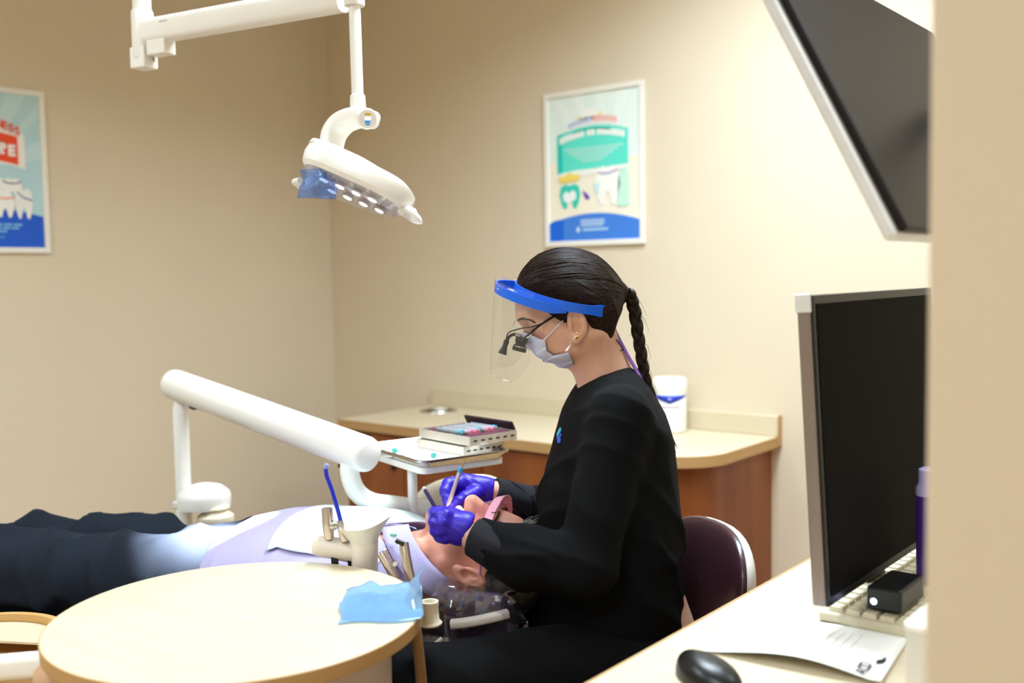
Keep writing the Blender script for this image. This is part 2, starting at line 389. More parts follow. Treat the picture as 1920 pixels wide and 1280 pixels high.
# ------------------------------------------------------------------ posters
def flat(col): return mat('print_'+col.strip('#'), col, .55, noise=.01)
_pm = {}
def pm(col):
    if col not in _pm: _pm[col] = flat(col)
    return _pm[col]
def poster_base(name, o, ex, ez, w, h, label):
    t = thing(name, o, label, 'poster')
    ex, ez = np.array(ex, float), np.array(ez, float); ey = np.array([0, 0, 1.0])
    th = .014
    b = .02
    def R(u0, u1, v0, v1, z0, z1):
        return prism([(u0, v0), (u1, v0), (u1, v1), (u0, v1)], ex, ey, ez, np.array(o)+ez*z0, z1-z0)
    fr = join(R(0, w, 0, b, .002, th), R(0, w, h-b, h, .002, th), R(0, b, b, h-b, .002, th), R(w-b, w, b, h-b, .002, th))
    mesh('frame', *fr, WHITE2, t, smooth=False, bevel=.002)
    lay = [0]
    def piece(nm, pts, col, layer, parent=None):
        P = [(b+p[0]*(w-2*b), b+p[1]*(h-2*b)) for p in pts]
        return mesh(nm, *prism(P, ex, ey, ez, np.array(o)+ez*(.006+.0006*layer), .0005), pm(col), parent or t, smooth=False)
    def word(nm, s, size, u, v, col, layer, bold=.0, arch=None):
        oo = np.array(o)+ex*(b+u*(w-2*b))+ey*(b+v*(h-2*b))+ez*(.006+.0006*layer)
        return mesh(nm, *text_mesh(s, size, ex, ey, ez, oo, bold=bold, arch=arch), pm(col), t, smooth=False)
    mesh('backing', *R(b, w-b, b, h-b, .002, .006), pm('#f4f2ea'), t, smooth=False)
    return t, piece, word
def arcpts(u0, u1, v0, bow, n=14, skew=0):
    return [(u0+(u1-u0)*i/n, v0+bow*(1-(2*i/n-1)**2)+skew*(i/n)) for i in range(n+1)]
def tooth(cx, cy, w, h):
    pts = [(-.5, .55), (-.42, .9), (-.2, 1.0), (0, .93), (.2, 1.0), (.42, .9), (.5, .55), (.4, .2), (.3, 0), (.17, 0), (.08, .28), (0, .36), (-.08, .28), (-.17, 0), (-.3, 0), (-.4, .2)]
    return [(cx+p[0]*w, cy+p[1]*h) for p in pts]

t, piece, word = poster_base('wall_poster', (-2.389, YB, 1.402), (1, 0, 0), (0, -1, 0), .447, .580, 'framed teal and cream dental poster on the wall behind the seated dental worker')
piece('sky_print', [(0, .55), (1, .55), (1, 1), (0, 1)], '#e6f4ee', 0)
piece('cream_print', [(0, .1), (1, .1), (1, .55), (0, .55)], '#f6efdc', 0)
for i in range(4):
    piece('ray_print', [(.05+.24*i, 1), (.16+.24*i, 1), (.40+.1*i, .58), (.36+.1*i, .58)], '#ecf7f2', 1)
piece('ground_print', [(0, 0), (1, 0)]+arcpts(0, 1, .125, .06)[::-1], '#3f80dd', 1)
piece('ground_edge_print', [(0, 0), (.16, 0)]+arcpts(0, .16, .125, .012, 4, .02)[::-1], '#0b66dc', 2)
piece('banner', [(.10, .47), (.88, .47), (.88, .745)]+arcpts(.10, .88, .735, .045)[::-1], '#5fe3cf', 2)
piece('banner_edge', [(.10, .47), (.16, .47), (.16, .75), (.10, .735)], '#16c9bd', 3)
piece('title_plate', arcpts(.22, .78, .755, .035)+arcpts(.20, .80, .80, .045)[::-1], '#eef0f2', 3)
for i in range(7):
    u = .235+.037*i; dv = .035*(1-((u-.5)/.3)**2)
    piece('title_letter', [(u, .77+dv), (u+.026, .772+dv), (u+.026, .806+dv), (u, .804+dv)], '#aebcdc', 4)
for i in range(8):
    u = .505+.033*i; dv = .035*(1-((u-.5)/.3)**2)
    piece('title_letter', [(u, .772+dv), (u+.025, .77+dv), (u+.025, .81+dv), (u, .812+dv)], '#efb3a6', 4)
piece('emblem', tooth(.47, .815, .17, .085), '#f7f6f0', 3)
piece('emblem_spark', [(.33, .83), (.38, .825), (.385, .85), (.34, .855)], '#efe79a', 3)
piece('emblem_spark', [(.56, .835), (.61, .845), (.60, .875), (.565, .86)], '#efe79a', 3)
piece('subtitle', arcpts(.28, .70, .735, .02)+arcpts(.28, .70, .745, .02)[::-1], '#24bfa8', 4)
for k, (u0, u1, n) in enumerate(((.13, .41, 8), (.44, .53, 2), (.55, .85, 7))):
    for i in range(n):
        a = u0+(u1-u0)*i/n; bb = u0+(u1-u0)*(i+.86)/n; f = lambda u: .665+.05*(1-((u-.5)/.4)**2)
        piece('heading_letter', [(a, f(a)), (bb, f(bb)), (bb, f(bb)+.044), (a, f(a)+.044)], '#f6f7f4', 4)
for i in range(5):
    piece('small_text_line', [(.17+.05*i, .625-.021*i), (.83-.055*i, .625-.021*i), (.83-.055*i, .637-.021*i), (.17+.05*i, .637-.021*i)], '#b6ede3', 4)
piece('white_band', [(.10, .455), (.12, .47), (.3, .485), (.6, .49), (.88, .50), (.88, .47), (.1, .43)], '#f6f5ee', 4)
piece('teal_tooth', tooth(.24, .225, .24, .17), '#33cdb9', 4)
piece('tooth_shine', [(.16, .32), (.2, .345), (.235, .33), (.27, .35), (.31, .335), (.31, .29), (.27, .275), (.22, .255), (.17, .285)], '#f2f7f4', 5)
piece('gold_crown', [(.12, .405), (.345, .415), (.355, .46), (.30, .452), (.24, .475), (.18, .45), (.12, .455)], '#f2d966', 5)
piece('white_tooth', tooth(.66, .235, .27, .265), '#f8f8f4', 5)
piece('tooth_band', [(.55, .455), (.6, .443), (.68, .443), (.78, .465), (.78, .473), (.68, .452), (.6, .452), (.55, .463)], '#8a78bd', 6)
piece('toothbrush_head', [(.50, .38), (.57, .39), (.57, .32), (.54, .31)], '#c9ebee', 6)
piece('toothpaste_tube', [(.76, .22), (.89, .22), (.885, .42), (.86, .48), (.81, .48), (.78, .42)], '#c8efdd', 5)
piece('purple_dart', [(.385, .335), (.40, .34), (.465, .295), (.455, .28), (.42, .285)], '#5d2fb6', 5)
for i in range(3):
    piece('small_text_line', [(.36, .132-.017*i), (.62-.02*(i == 2), .132-.017*i), (.62, .143-.017*i), (.36, .143-.017*i)], '#b9d6f6', 3)
piece('small_text_line', [(.38, .066), (.66, .066), (.66, .082), (.38, .082)], '#a9d3f2', 3)
piece('crest', [(.315, .06), (.345, .06), (.35, .075), (.33, .1), (.31, .075)], '#d5e9f7', 3)

t, piece, word = poster_base('wall_poster', (XL, 1.375, 1.402), (0, 1, 0), (1, 0, 0), .447, .577, 'framed light blue dental poster with red banner at the left edge')
piece('sky_print', [(0, .15), (1, .15), (1, 1), (0, 1)], '#b6d9e1', 0)
for i in range(6):
    a0, a1 = math.radians(8+28*i), math.radians(20+28*i)
    piece('ray_print', [(.5, .5), (min(1, max(0, .5+.9*math.cos(a0))), min(1, .5+.62*math.sin(a0))), (min(1, max(0, .5+.9*math.cos(a1))), min(1, .5+.62*math.sin(a1)))], '#c4e1e7', 1)
piece('ground_print', [(0, 0), (1, 0)]+arcpts(0, 1, .205, .05)[::-1], '#0a58d0', 1)
f2 = lambda u: .52+.045*(1-((u-.5)/.38)**2)
us = np.linspace(.14, .86, 13)
piece('banner_outline', [(u, f2(u)-.012) for u in us]+[(u, f2(u)+.215) for u in us[::-1]], '#f3efe8', 2)
piece('banner', [(u, f2(u)) for u in us[1:-1]]+[(u, f2(u)+.185) for u in us[::-1][1:-1]], '#ee4a22', 3)
piece('title_plate', [(u, .70+.06*(1-((u-.5)/.38)**2)) for u in us]+[(u, .715+.075*(1-((u-.5)/.38)**2)) for u in us[::-1]], '#e9e9e6', 4)
for i, c in enumerate('NESS'):
    u = .645+.052*i; word('title_letter', c, .040, u, .715+.07*(1-((u-.5)/.36)**2), '#ee5636', 5, bold=.0012)
word('small_word', 'OF', .014, .665, .672, '#b53413', 5)
for i, c in enumerate('ARE'):
    u = .60+.072*i; word('heading_letter', c, .050, u, .575+.045*(1-((u-.5)/.36)**2), '#f6f5f0', 5, bold=.003)
piece('white_tooth', tooth(.60, .30, .17, .15), '#f1f2ee', 4)
piece('white_tooth', tooth(.735, .32, .17, .13), '#f4f4f0', 5)
piece('tooth_band', [(.655, .425), (.70, .413), (.76, .413), (.815, .425), (.815, .434), (.76, .422), (.70, .422), (.655, .434)], '#4c4b8e', 6)
piece('white_tooth', tooth(.83, .19, .16, .20), '#eff0ec', 6)
piece('tooth_band', [(.775, .355), (.82, .325), (.905, .305), (.905, .315), (.82, .336), (.775, .366)], '#2a68b4', 7)
piece('white_tooth', tooth(.665, .195, .17, .16), '#f5f4f0', 7)
piece('tooth_band', [(.585, .325), (.64, .312), (.70, .313), (.75, .325), (.75, .334), (.70, .322), (.64, .321), (.585, .334)], '#ee7a4a', 8)
for i, (a, bb) in enumerate(((.40, .82), (.42, .79), (.5, .68))):
    for k in range(5):
        piece('small_text_line', [(a+(bb-a)*k/5, .142-.022*i), (a+(bb-a)*(k+.85)/5, .142-.022*i), (a+(bb-a)*(k+.85)/5, .155-.022*i), (a+(bb-a)*k/5, .155-.022*i)], '#7fbfe8', 3)
piece('small_text_line', [(.45, .062), (.655, .062), (.655, .072), (.45, .072)], '#4aa5d8', 3)

# ------------------------------------------------------------------ cabinet run on the back wall
X0, X1, Y0, ZC = -3.01, -1.43, 2.615, .75
def ctop(off, rad=.17):
    pts = [(X0+off, YB), (X0+off, Y0+off)]
    cx, cy, r = X1-off-(rad-off), Y0+off+(rad-off), rad-off
    for i in range(13):
        a = -PI/2+PI/2*i/12; pts.append((cx+r*math.cos(a), cy+r*math.sin(a)))
    pts.append((X1-off, YB)); return pts
ct = thing('countertop', (X0, Y0, ZC-.036), 'pale maple laminate countertop with rounded corner and backsplash', 'countertop')
mesh('slab', *prism(ctop(.004)[::-1][::-1], (1, 0, 0), (0, 1, 0), (0, 0, 1), (0, 0, ZC-.036), .036), LAM, ct, ang=30, bevel=.002)
ob, ib = ctop(0), ctop(.0045)
Vb, Fb = [], []
for i, (p, q) in enumerate(zip(ob, ib)):
    Vb += [(p[0], p[1], ZC-.035), (p[0], p[1], ZC-.001), (q[0], q[1], ZC-.001), (q[0], q[1], ZC-.035)]
for i in range(len(ob)-1):
    for j in range(4): Fb.append([4*i+j, 4*(i+1)+j, 4*(i+1)+(j+1) % 4, 4*i+(j+1) % 4])
mesh('edge_band', Vb, Fb, LAM_EDGE, ct, ang=30)
mesh('backsplash', *box(X0, X1, YB-.02, YB, ZC, ZC+.068), LAM, ct, smooth=False, bevel=.003)
mesh('backsplash_end', *box(X1, X1+.006, YB-.022, YB, ZC-.03, ZC+.07), LAM_EDGE, ct, smooth=False, bevel=.001)
cab = thing('base_cabinet', (X0, Y0, 0), 'cherry wood base cabinet under the pale countertop by the wall', 'cabinet')
mesh('body', *prism([(x, min(y, YB-.002)) for x, y in ctop(.03)], (1, 0, 0), (0, 1, 0), (0, 0, 1), (0, 0, .09), ZC-.036-.091), CHERRY, cab, ang=30)
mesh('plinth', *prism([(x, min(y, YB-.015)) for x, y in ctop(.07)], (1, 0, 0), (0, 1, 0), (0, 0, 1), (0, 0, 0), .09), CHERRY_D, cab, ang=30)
dx = [X0+.035, -2.665, -2.285, -1.93, -1.62]
for i in range(4):
    dr = mesh('door', *box(dx[i]+.003, dx[i+1]-.003, Y0+.012, Y0+.0305, .11, ZC-.045), CHERRY, cab, smooth=False, bevel=.0015)
    hx = dx[i]+.05 if i % 2 else dx[i+1]-.05
    hx = (hx)
    mesh('handle', *box(hx-.008, hx+.008, Y0+.002, Y0+.0125, .58, .62), BLACKP, dr, smooth=False, bevel=.002)
# trash chute ring in the counter
g = onz(822, 770, ZC)
t = thing('trash_chute_ring', (g[0], g[1], ZC), 'round chrome rimmed chute opening in the pale countertop', 'chute')
mesh('rim', *lathe([(.058, 0), (.062, .004), (.074, .005), (.077, .0005), (.077, 0)], g, n=40), STEEL, t)
mesh('opening', *lathe([(.0575, .0005), (.0575, .0022)], g, n=40), BLACKP, t)
mesh('white_reflection', *lathe([(.026, .0022), (.030, .005), (.012, .011)], g+np.array([.0, .012, 0]), n=24), WHITE2, t)  # low white dome modelled in place of the white reflection in the opening
# wipes tub
g = onz(1256, 808, ZC)
t = thing('wipes_tub', (g[0], g[1], ZC), 'white plastic wipes tub with blue chevron label on the countertop', 'tub')
R_, H_ = .0575, .186
mesh('tub', *lathe([(R_-.006, 0), (R_-.001, .004), (R_, .01), (R_, .138), (R_-.002, .142)], g, n=40), WHITE2, t)
mesh('lid', *lathe([(R_+.0015, .140), (R_+.002, .144), (R_+.0015, .178), (R_-.004, H_), (R_-.012, H_+.002)], g, n=40), WHITE, t)
ca = math.atan2(-g[1], -g[0])
def cylpatch(top, bot, a0, a1, n=24, r=R_+.0006):
    V = []; F = []
    for i in range(n+1):
        u = i/n; a = ca+a0+(a1-a0)*u
        for z in (bot(u), top(u)): V.append((g[0]+r*math.cos(a), g[1]+r*math.sin(a), ZC+z))
    F = [[2*i, 2*i+2, 2*i+3, 2*i+1] for i in range(n)]; return V, F
mesh('label_chevron', *cylpatch(lambda u: .130, lambda u: .127-.026*(1-abs(2*u-1)), -1.25, 1.25), pm('#1a35b8'), t, solid=.0004)
mesh('label_mark', *cylpatch(lambda u: .122, lambda u: .113, -.10, .10, 6, R_+.0012), pm('#8d9ad8'), t, solid=.0004)
mesh('label_text', *cylpatch(lambda u: .094, lambda u: .088, -.55, .65, 10), pm('#c3aebf'), t, solid=.0004)
mesh('label_text', *cylpatch(lambda u: .066, lambda u: .062, -.5, .6, 10), pm('#dcd6d8'), t, solid=.0004)

# ------------------------------------------------------------------ desk at the right
ZD = .75
dt = thing('desk', (-.77, .97, 0), 'pale maple desk top at the lower right by the partition', 'desk')
mesh('desk_top', *box(-.772, .55, .965, 1.878, ZD-.03, ZD), LAM, dt, smooth=False, bevel=.002)
mesh('edge_band', *box(-.776, -.772, .965, 1.878, ZD-.03, ZD-.0005), LAM_EDGE, dt, smooth=False)
mesh('side_panel', *box(-.62, .5, 1.82, 1.85, 0, ZD-.03), CHERRY, dt, smooth=False, bevel=.002)
mesh('side_panel', *box(-.62, .5, .99, 1.02, 0, ZD-.03), CHERRY, dt, smooth=False, bevel=.002)
mesh('modesty_panel', *box(-.64, -.62, .99, 1.85, .05, ZD-.03), CHERRY, dt, smooth=False, bevel=.002)
# desktop monitor
s_ = .50/.55
mb = np.array([-.577, 1.435, .80]); mt_ = np.array([-.604, 1.435, 1.263]); ez = (mt_-mb)/np.linalg.norm(mt_-mb); ey = np.array([0, 1.0, 0]); ex = np.cross(ey, ez)
mh = np.linalg.norm(mt_-mb)
t = thing('desktop_monitor', (-.60, 1.70, ZD), 'black screen desktop monitor with silver edge standing on the desk', 'monitor')
cen = (mb+mt_)/2+ey*.28
mesh('housing', *obox(cen-ex*.012, ex, ey, ez, .011, .28, mh/2), mat('taupe_metal', '#8d7f78', .4, metal=.5, noise=.03), t, smooth=False, bevel=.004)
mesh('bezel', *obox(cen+ex*.0005, ex, ey, ez, .0022, .279, mh/2-.001), BLACKP, t, smooth=False, bevel=.001)
mesh('screen', *obox(cen+ex*.0032, ex, ey, ez, .0008, .268, mh/2-.014), SCREEN, t, smooth=False)
mesh('corner_cap', *obox(mt_+ey*.002-ex*.012-ez*.012, ex, ey, ez, .0125, .004, .014), SILVER, t, smooth=False, bevel=.002)
mesh('stand_neck', *obox(cen-ex*.035-ez*(mh/2-.006), ex, ey, ez, .010, .04, .045), BLACKP, t, smooth=False, bevel=.003)
mesh('stand_foot', *box(-.668, -.635, 1.72, 1.92, ZD+.001, ZD+.012), BLACKP, t, smooth=False, bevel=.004)
# keyboard
kc = onz(1524, 1152, ZD+.016)+np.array([0, .022, 0]); kw, kl = .150, .43
t = thing('keyboard', (kc[0], kc[1], ZD), 'beige computer keyboard tucked below the monitor on the desk', 'keyboard')
mesh('case', *box(kc[0], kc[0]+kw, kc[1], kc[1]+kl, ZD+.001, ZD+.016), mat('putty_plastic', '#cfc6ac', .55, noise=.03), t, smooth=False, bevel=.003)
km = mat('key_plastic', '#d8cfb2', .5, noise=.03); key0 = None
for i in range(5):
    for j in range(14):
        x, y = kc[0]+.012+i*.0262, kc[1]+.010+j*.0294
        if key0 is None:
            key0 = mesh('key', *join((np.array([[-.0115, -.0130, 0], [.0115, -.0130, 0], [.0115, .0130, 0], [-.0115, .0130, 0], [-.0095, -.011, .008], [.0095, -.011, .008], [.0095, .011, .008], [-.0095, .011, .008]])+np.array([x+.0115, y+.013, ZD+.0155]), BOXF)), km, t, smooth=False); k0 = (x, y)
        else:
            o = key0.copy(); COL.objects.link(o); o.parent = t; o.location = (x-k0[0], y-k0[1], 0)
# black box with lit lamp on the keyboard
zk = ZD+.026
a, b_ = onz(1622, 1142, zk), onz(1692, 1152, zk)
t = thing('card_reader', (a[0], a[1], zk), 'small black box with glowing white lamp resting on the keyboard', 'device')
mesh('shell', *box(a[0], b_[0], (a[1]+b_[1])/2, (a[1]+b_[1])/2+.11, zk, zk+.036), BLACKP, t, smooth=False, bevel=.004)
q = ony(1638, 1127, (a[1]+b_[1])/2)
mesh('lamp', *lathe([(.0052, 0), (.0045, .0015), (.001, .002)], q-np.array([0, .0002, 0])*0, axis=(0, -1, 0), n=16), mat('led_glow', '#c9c8ff', .4, emit=6), t)
# sheet of paper
A, B, C, D = onz(1316, 1222, ZD), onz(1411, 1155, ZD), onz(1712, 1186, ZD), onz(1652, 1280, ZD+.006)
n, m_ = 16, 12; V = []
for i in range(n+1):
    for j in range(m_+1):
        u, v = i/n, j/m_
        p = A*(1-u)*(1-v)+D*u*(1-v)+B*(1-u)*v+C*u*v
        p = p+np.array([0, 0, .0015+.020*(1-v)**2*math.sin(PI*min(1, u*1.05))**1.2*(.5+.5*u)+.006*math.sin(PI*u)*v*(1-v)]); V.append(p)
F = [[i*(m_+1)+j, (i+1)*(m_+1)+j, (i+1)*(m_+1)+j+1, i*(m_+1)+j+1] for i in range(n) for j in range(m_)]
V = np.array(V)
ps = thing('paper_sheet', (A[0], A[1], ZD), 'white printed paper sheet with curled edge lying on the desk', 'paper')
mesh('sheet', V, F, PAPER, ps, solid=.0004)
def onsheet(u, v):
    i, j = min(int(u*n), n-1), min(int(v*m_), m_-1); fu, fv = u*n-i, v*m_-j
    g = lambda a, b: V[a*(m_+1)+b]
    return g(i, j)*(1-fu)*(1-fv)+g(i+1, j)*fu*(1-fv)+g(i, j+1)*(1-fu)*fv+g(i+1, j+1)*fu*fv+np.array([0, 0, .0009])
def sheetpoly(nm, pts, m): mesh(nm, [onsheet(*p) for p in pts], [list(range(len(pts)))], m, ps, smooth=False, solid=.0002)
for k in range(9):
    sheetpoly('text_line', [(.30+.055*k, .25), (.30+.055*k, .80), (.306+.055*k, .80), (.306+.055*k, .25)], pm('#e3e2de'))
sheetpoly('logo_mark', [(.925, .26), (.955, .30), (.96, .36), (.945, .42), (.935, .36), (.915, .33)], INK)
for k, s in enumerate('ACD'):
    p = onsheet(.915, .05+.065*k); ex_ = onsheet(.915, .30)-onsheet(.915, .05); ex_ /= np.linalg.norm(ex_); ey_ = onsheet(.85, .1)-onsheet(.93, .1); ey_ /= np.linalg.norm(ey_)
    mesh('logo_letter', *text_mesh(s, .022, ex_, ey_, (0, 0, 1), p+np.array([0, 0, .0012]), bold=.0004), INK, ps, smooth=False)
# mouse
g = onz(1327, 1278, ZD)
dirv = onz(1392, 1296, ZD)-onz(1262, 1240, ZD); dirv[2] = 0; dirv /= np.linalg.norm(dirv); sdv = np.array([-dirv[1], dirv[0], 0])
ms = thing('computer_mouse', (g[0], g[1], ZD), 'black glossy computer mouse at the front of the desk', 'mouse')
V, F = [], []; nu, nv = 24, 10
for i in range(nv+1):
    ph = PI/2*i/nv
    for j in range(nu):
        a = 2*PI*j/nu; r = math.cos(ph)**.7
        l = .056*r*math.cos(a); w_ = (.031+.004*math.cos(a))*r*math.sin(a)*(1-.10*math.cos(2*a)); z = .032*math.sin(ph)**.9*(1-.25*(l/.056))
        V.append(g+dirv*l+sdv*w_+np.array([0, 0, .002+z]))
for i in range(nv):
    for j in range(nu): F.append([i*nu+j, i*nu+(j+1) % nu, (i+1)*nu+(j+1) % nu, (i+1)*nu+j])
F.append(list(range(nu))[::-1])
mo = mesh('shell', V, F, BLACKP, ms)
mesh('scroll_wheel', *lathe([(.001, -.004), (.009, -.0035), (.010, 0), (.009, .0035), (.001, .004)], g-dirv*.028+np.array([0, 0, .0265]), axis=sdv, n=16), mat('rubber_grey', '#2b2b2e', .7, noise=.03), ms)
# white box and tumbler by the partition
p = W(1691, 1170, 1.16)
t = thing('white_box', (p[0], p[1], ZD), 'pale frosted plastic box on the desk against the partition', 'box')
fm_ = clear('frosted_plastic', (.95, .95, .95), .05, .3, body='#eee9e2', bodyfac=.72)
V, F = prism(rrect(.10, .10, .012), (1, 0, 0), (0, 1, 0), (0, 0, 1), (p[0]+.05, p[1]+.055, ZD+.001), p[2]-ZD-.002)
mesh('bin', V, F, fm_, t, ang=30)
mesh('lid_rim', *prism(rrect(.104, .104, .013), (1, 0, 0), (0, 1, 0), (0, 0, 1), (p[0]+.05, p[1]+.055, p[2]-.008), .008), WHITE2, t, ang=30, bevel=.002)
g = onz(1741, 1118, ZD)
t = thing('purple_tumbler', (g[0], g[1], ZD), 'slim purple tumbler on the desk beside the partition edge', 'tumbler')
mesh('cup', *lathe([(.018, .001), (.020, .01), (.021, .17), (.019, .172)], g, n=28), mat('purple_cup', '#4a2a86', .35, noise=.03), t)
mesh('lid', *lathe([(.022, .172), (.022, .185), (.018, .192), (.018, .215), (.012, .218)], g, n=28), mat('lilac_lid', '#b9aede', .35, noise=.02), t)
# tilted television
yv = 1.25
bl, tl_ = ony(1702, 428, yv), ony(1414, -128, yv); ez = (tl_-bl); th_ = np.linalg.norm(ez); ez /= th_; ey = np.array([0, 1.0, 0]); ex = np.cross(ey, ez)
if ex[0] < 0: ex = -ex
cen = (bl+tl_)/2+ey*.37
t = thing('television', (cen[0], cen[1], bl[2]), 'tilted black television panel with silver side edge at upper right', 'television')
mesh('panel', *obox(cen-ex*.006, ex, ey, ez, .006, .37, th_/2), TVBACK, t, smooth=False, bevel=.004)
mesh('edge_trim', *obox(cen-ex*.0215, ex, ey, ez, .0095, .372, th_/2+.002), SILVER, t, smooth=False, bevel=.005)
arm0 = cen+ex*.02+ey*.06
mesh('mount_arm', *tube([arm0, arm0+np.array([.18, .03, .02]), np.array([XR-.02, arm0[1]+.1, arm0[2]+.1])], .02, 12), BLACKP, t)
mesh('wall_plate', *box(XR-.02, XR-.001, arm0[1]-.02, arm0[1]+.22, arm0[2]-.05, arm0[2]+.25), BLACKP, t, smooth=False, bevel=.004)
# ================================================================== treatment equipment
def Wl(pts): return np.array([W(*p) for p in pts])
# ------------------------------------------------------------------ operating light on its ceiling track
opl = thing('operating_light', W(672, 330, 2.03), 'white operating lamp hanging on a jointed arm above the patient', 'lamp')
zb = W(268, 62, 2.35)[2]
pl = W(268, 62, 2.35)
pr = onz(652, -6, zb+.004)
post = np.array([pl[0], pl[1], 0])
mesh('ceiling_post', *tube([pl+np.array([0, 0, -.02]), np.array([pl[0], pl[1], CEIL-.002])], .021, 20), WHITE, opl)
mesh('joint_collar', *lathe([(.0235, -.055), (.025, -.05), (.025, .05), (.0235, .055)], pl+np.array([0, 0, -.005]), n=24), WHITE2, opl)
dirb = pr-pl; Lb = np.linalg.norm(dirb); dirb /= Lb; sb = np.cross(dirb, (0, 0, 1)); sb /= np.linalg.norm(sb); ub = np.cross(sb, dirb)
mesh('joint_block', *obox(pl+np.array([0, 0, -.058]), dirb, sb, ub, .022, .022, .024), WHITE2, opl, smooth=False, bevel=.003)
mesh('stop_block', *obox(pl+dirb*.055+np.array([0, 0, -.040]), dirb, sb, ub, .028, .018, .017), WHITE2, opl, smooth=False, bevel=.003)
mesh('stop_pin', *lathe([(.003, 0), (.003, .012)], pl+dirb*.03+np.array([0, 0, -.068]), n=10), STEEL, opl)
V, F = sweep([pl+dirb*.012, pl+dirb*(Lb-.012)], rrect(.042, .058, .016), up0=ub)
mesh('boom', V, F, WHITE, opl, ang=40)
mesh('boom_scuff', *obox(pl+dirb*.085-sb*0+np.array([0, 0, .012]), dirb, sb, ub, .012, .0213, .0022), mat('scuff_grey', '#c9c6bf', .6, noise=.05), opl, smooth=False)
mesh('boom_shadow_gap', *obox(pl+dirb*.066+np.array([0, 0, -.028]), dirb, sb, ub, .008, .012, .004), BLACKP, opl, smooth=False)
ptop = W(664, -6, 2.03); pbot = W(671, 196, 2.03)
mesh('boom_end', *lathe([(.020, -.034), (.021, -.03), (.021, .03), (.018, .034)], np.array([ptop[0], ptop[1], pr[2]]), n=20), WHITE, opl)
mesh('drop_tube', *tube([np.array([ptop[0], ptop[1], pr[2]]), pbot], .0118, 18), WHITE, opl)
mesh('tube_collar', *lathe([(.0150, -.022), (.0162, -.018), (.0150, .015), (.0125, .018)], pbot+np.array([0, 0, .002]), axis=ptop-pbot, n=24), WHITE2, opl)
# swan neck yoke
yk = spline(Wl([(694, 222, 1.985), (672, 220, 2.02), (645, 229, 2.05), (628, 248, 2.06), (622, 270, 2.06), (618, 300, 2.06)]), 8)
V, F = sweep(yk, rrect(.034, .046, .012), up0=-FH, scale=[(1.0, 1.0+.15*math.sin(PI*i/(len(yk)-1))) for i in range(len(yk))])
mesh('yoke', V, F, WHITE, opl, ang=50, bevel=.002)
yc = W(686, 222, 1.985)
ax = np.array(-FH+RH*.45+np.array([0, 0, -.25])); ax /= np.linalg.norm(ax)
cp = mesh('control_pad', *lathe([(.0205, -.016), (.0205, -.002), (.018, .001)], yc+ax*.012, axis=ax, n=28), WHITE2, opl)
e1 = np.cross((0, 0, 1), ax); e1 /= np.linalg.norm(e1); e2 = np.cross(ax, e1)
for dv, w_, hh, cc, em in ((.009, .009, .0028, '#d3b21c', 0), (.0015, .009, .004, '#e9f4ff', 1.5), (-.0055, .0085, .003, '#1d86d8', .4), (-.0105, .007, .002, '#3fa3e4', 0)):
    mesh('indicator', *obox(yc+ax*.0133+e2*dv, e1, e2, ax, w_*.62, hh*.7, .0006), mat('indicator_'+cc[1:], cc, .4, emit=em), cp, smooth=False)
# lamp head: oblong shell, tilted down to the right
A0, A1 = W(577, 306, 2.04), W(768, 384, 2.00)
hc = (A0+A1)/2; ea = (A1-A0)/np.linalg.norm(A1-A0)
eb = FH*math.cos(math.radians(14))-np.array([0, 0, 1])*math.sin(math.radians(14)); eb = eb-ea*(eb@ea); eb /= np.linalg.norm(eb)
en = np.cross(ea, eb); en = en if en[2] > 0 else -en
La = np.linalg.norm(A1-A0)/2
def headpoly(sa, sb_, n=40, sharp=.62):
    out = []
    for i in range(n):
        t = 2*PI*i/n; c, s = math.cos(t), math.sin(t)
        x = sa*math.copysign(abs(c)**sharp, c); y = sb_*math.copysign(abs(s)**sharp, s)*(1-.16*x/sa)
        out.append((x, y))
    return out
def slab(levels):
    V, F = [], []; n = 40
    for (ka, kb, h, off) in levels:
        for x, y in headpoly(La*ka, .082*kb, n): V.append(hc+ea*(x+off)+eb*y+en*h)
    for k in range(len(levels)-1):
        for i in range(n): F.append([k*n+i, k*n+(i+1) % n, (k+1)*n+(i+1) % n, (k+1)*n+i])
    F.append(list(range(n))[::-1]); F.append([(len(levels)-1)*n+i for i in range(n)]); return np.array(V), F
head = mesh('lamp_head', *slab([(.90, .88, -.018, .0), (.965, .96, -.010, 0), (1.0, 1.0, .008, 0), (.985, .97, .022, 0), (.90, .86, .030, -.005), (.60, .6, .034, -.012)]), WHITE, opl, ang=25)
mesh('lens_cover', *slab([(.60, .62, -.034, -.005), (.80, .80, -.030, -.003), (.89, .87, -.0185, 0)]), LENSM, head, ang=25)
top = mesh('top_cover', *slab([(.72, .80, .029, -.035), (.70, .78, .037, -.035), (.55, .6, .042, -.04)]), WHITE2, head, ang=25)
LEDM = mat('led_reflector', '#fdfbff', .3, emit=2.2)
CHR = mat('reflector_chrome', '#d8d4d8', .2, metal=.8, noise=.03)
for i in range(4):
    for j in (-1, 1):
        c = hc+ea*(-.055+.036*i)+eb*(.030*j)-en*.0225
        lf = mesh('reflector', *lathe([(.006, .004), (.012, .001), (.0165, -.005), (.0155, -.005)], c, axis=en, n=18), CHR, head)
        mesh('led', *lathe([(.011, -.004), (.008, -.0065), (.002, -.0075)], c, axis=en, n=14), LEDM, lf)
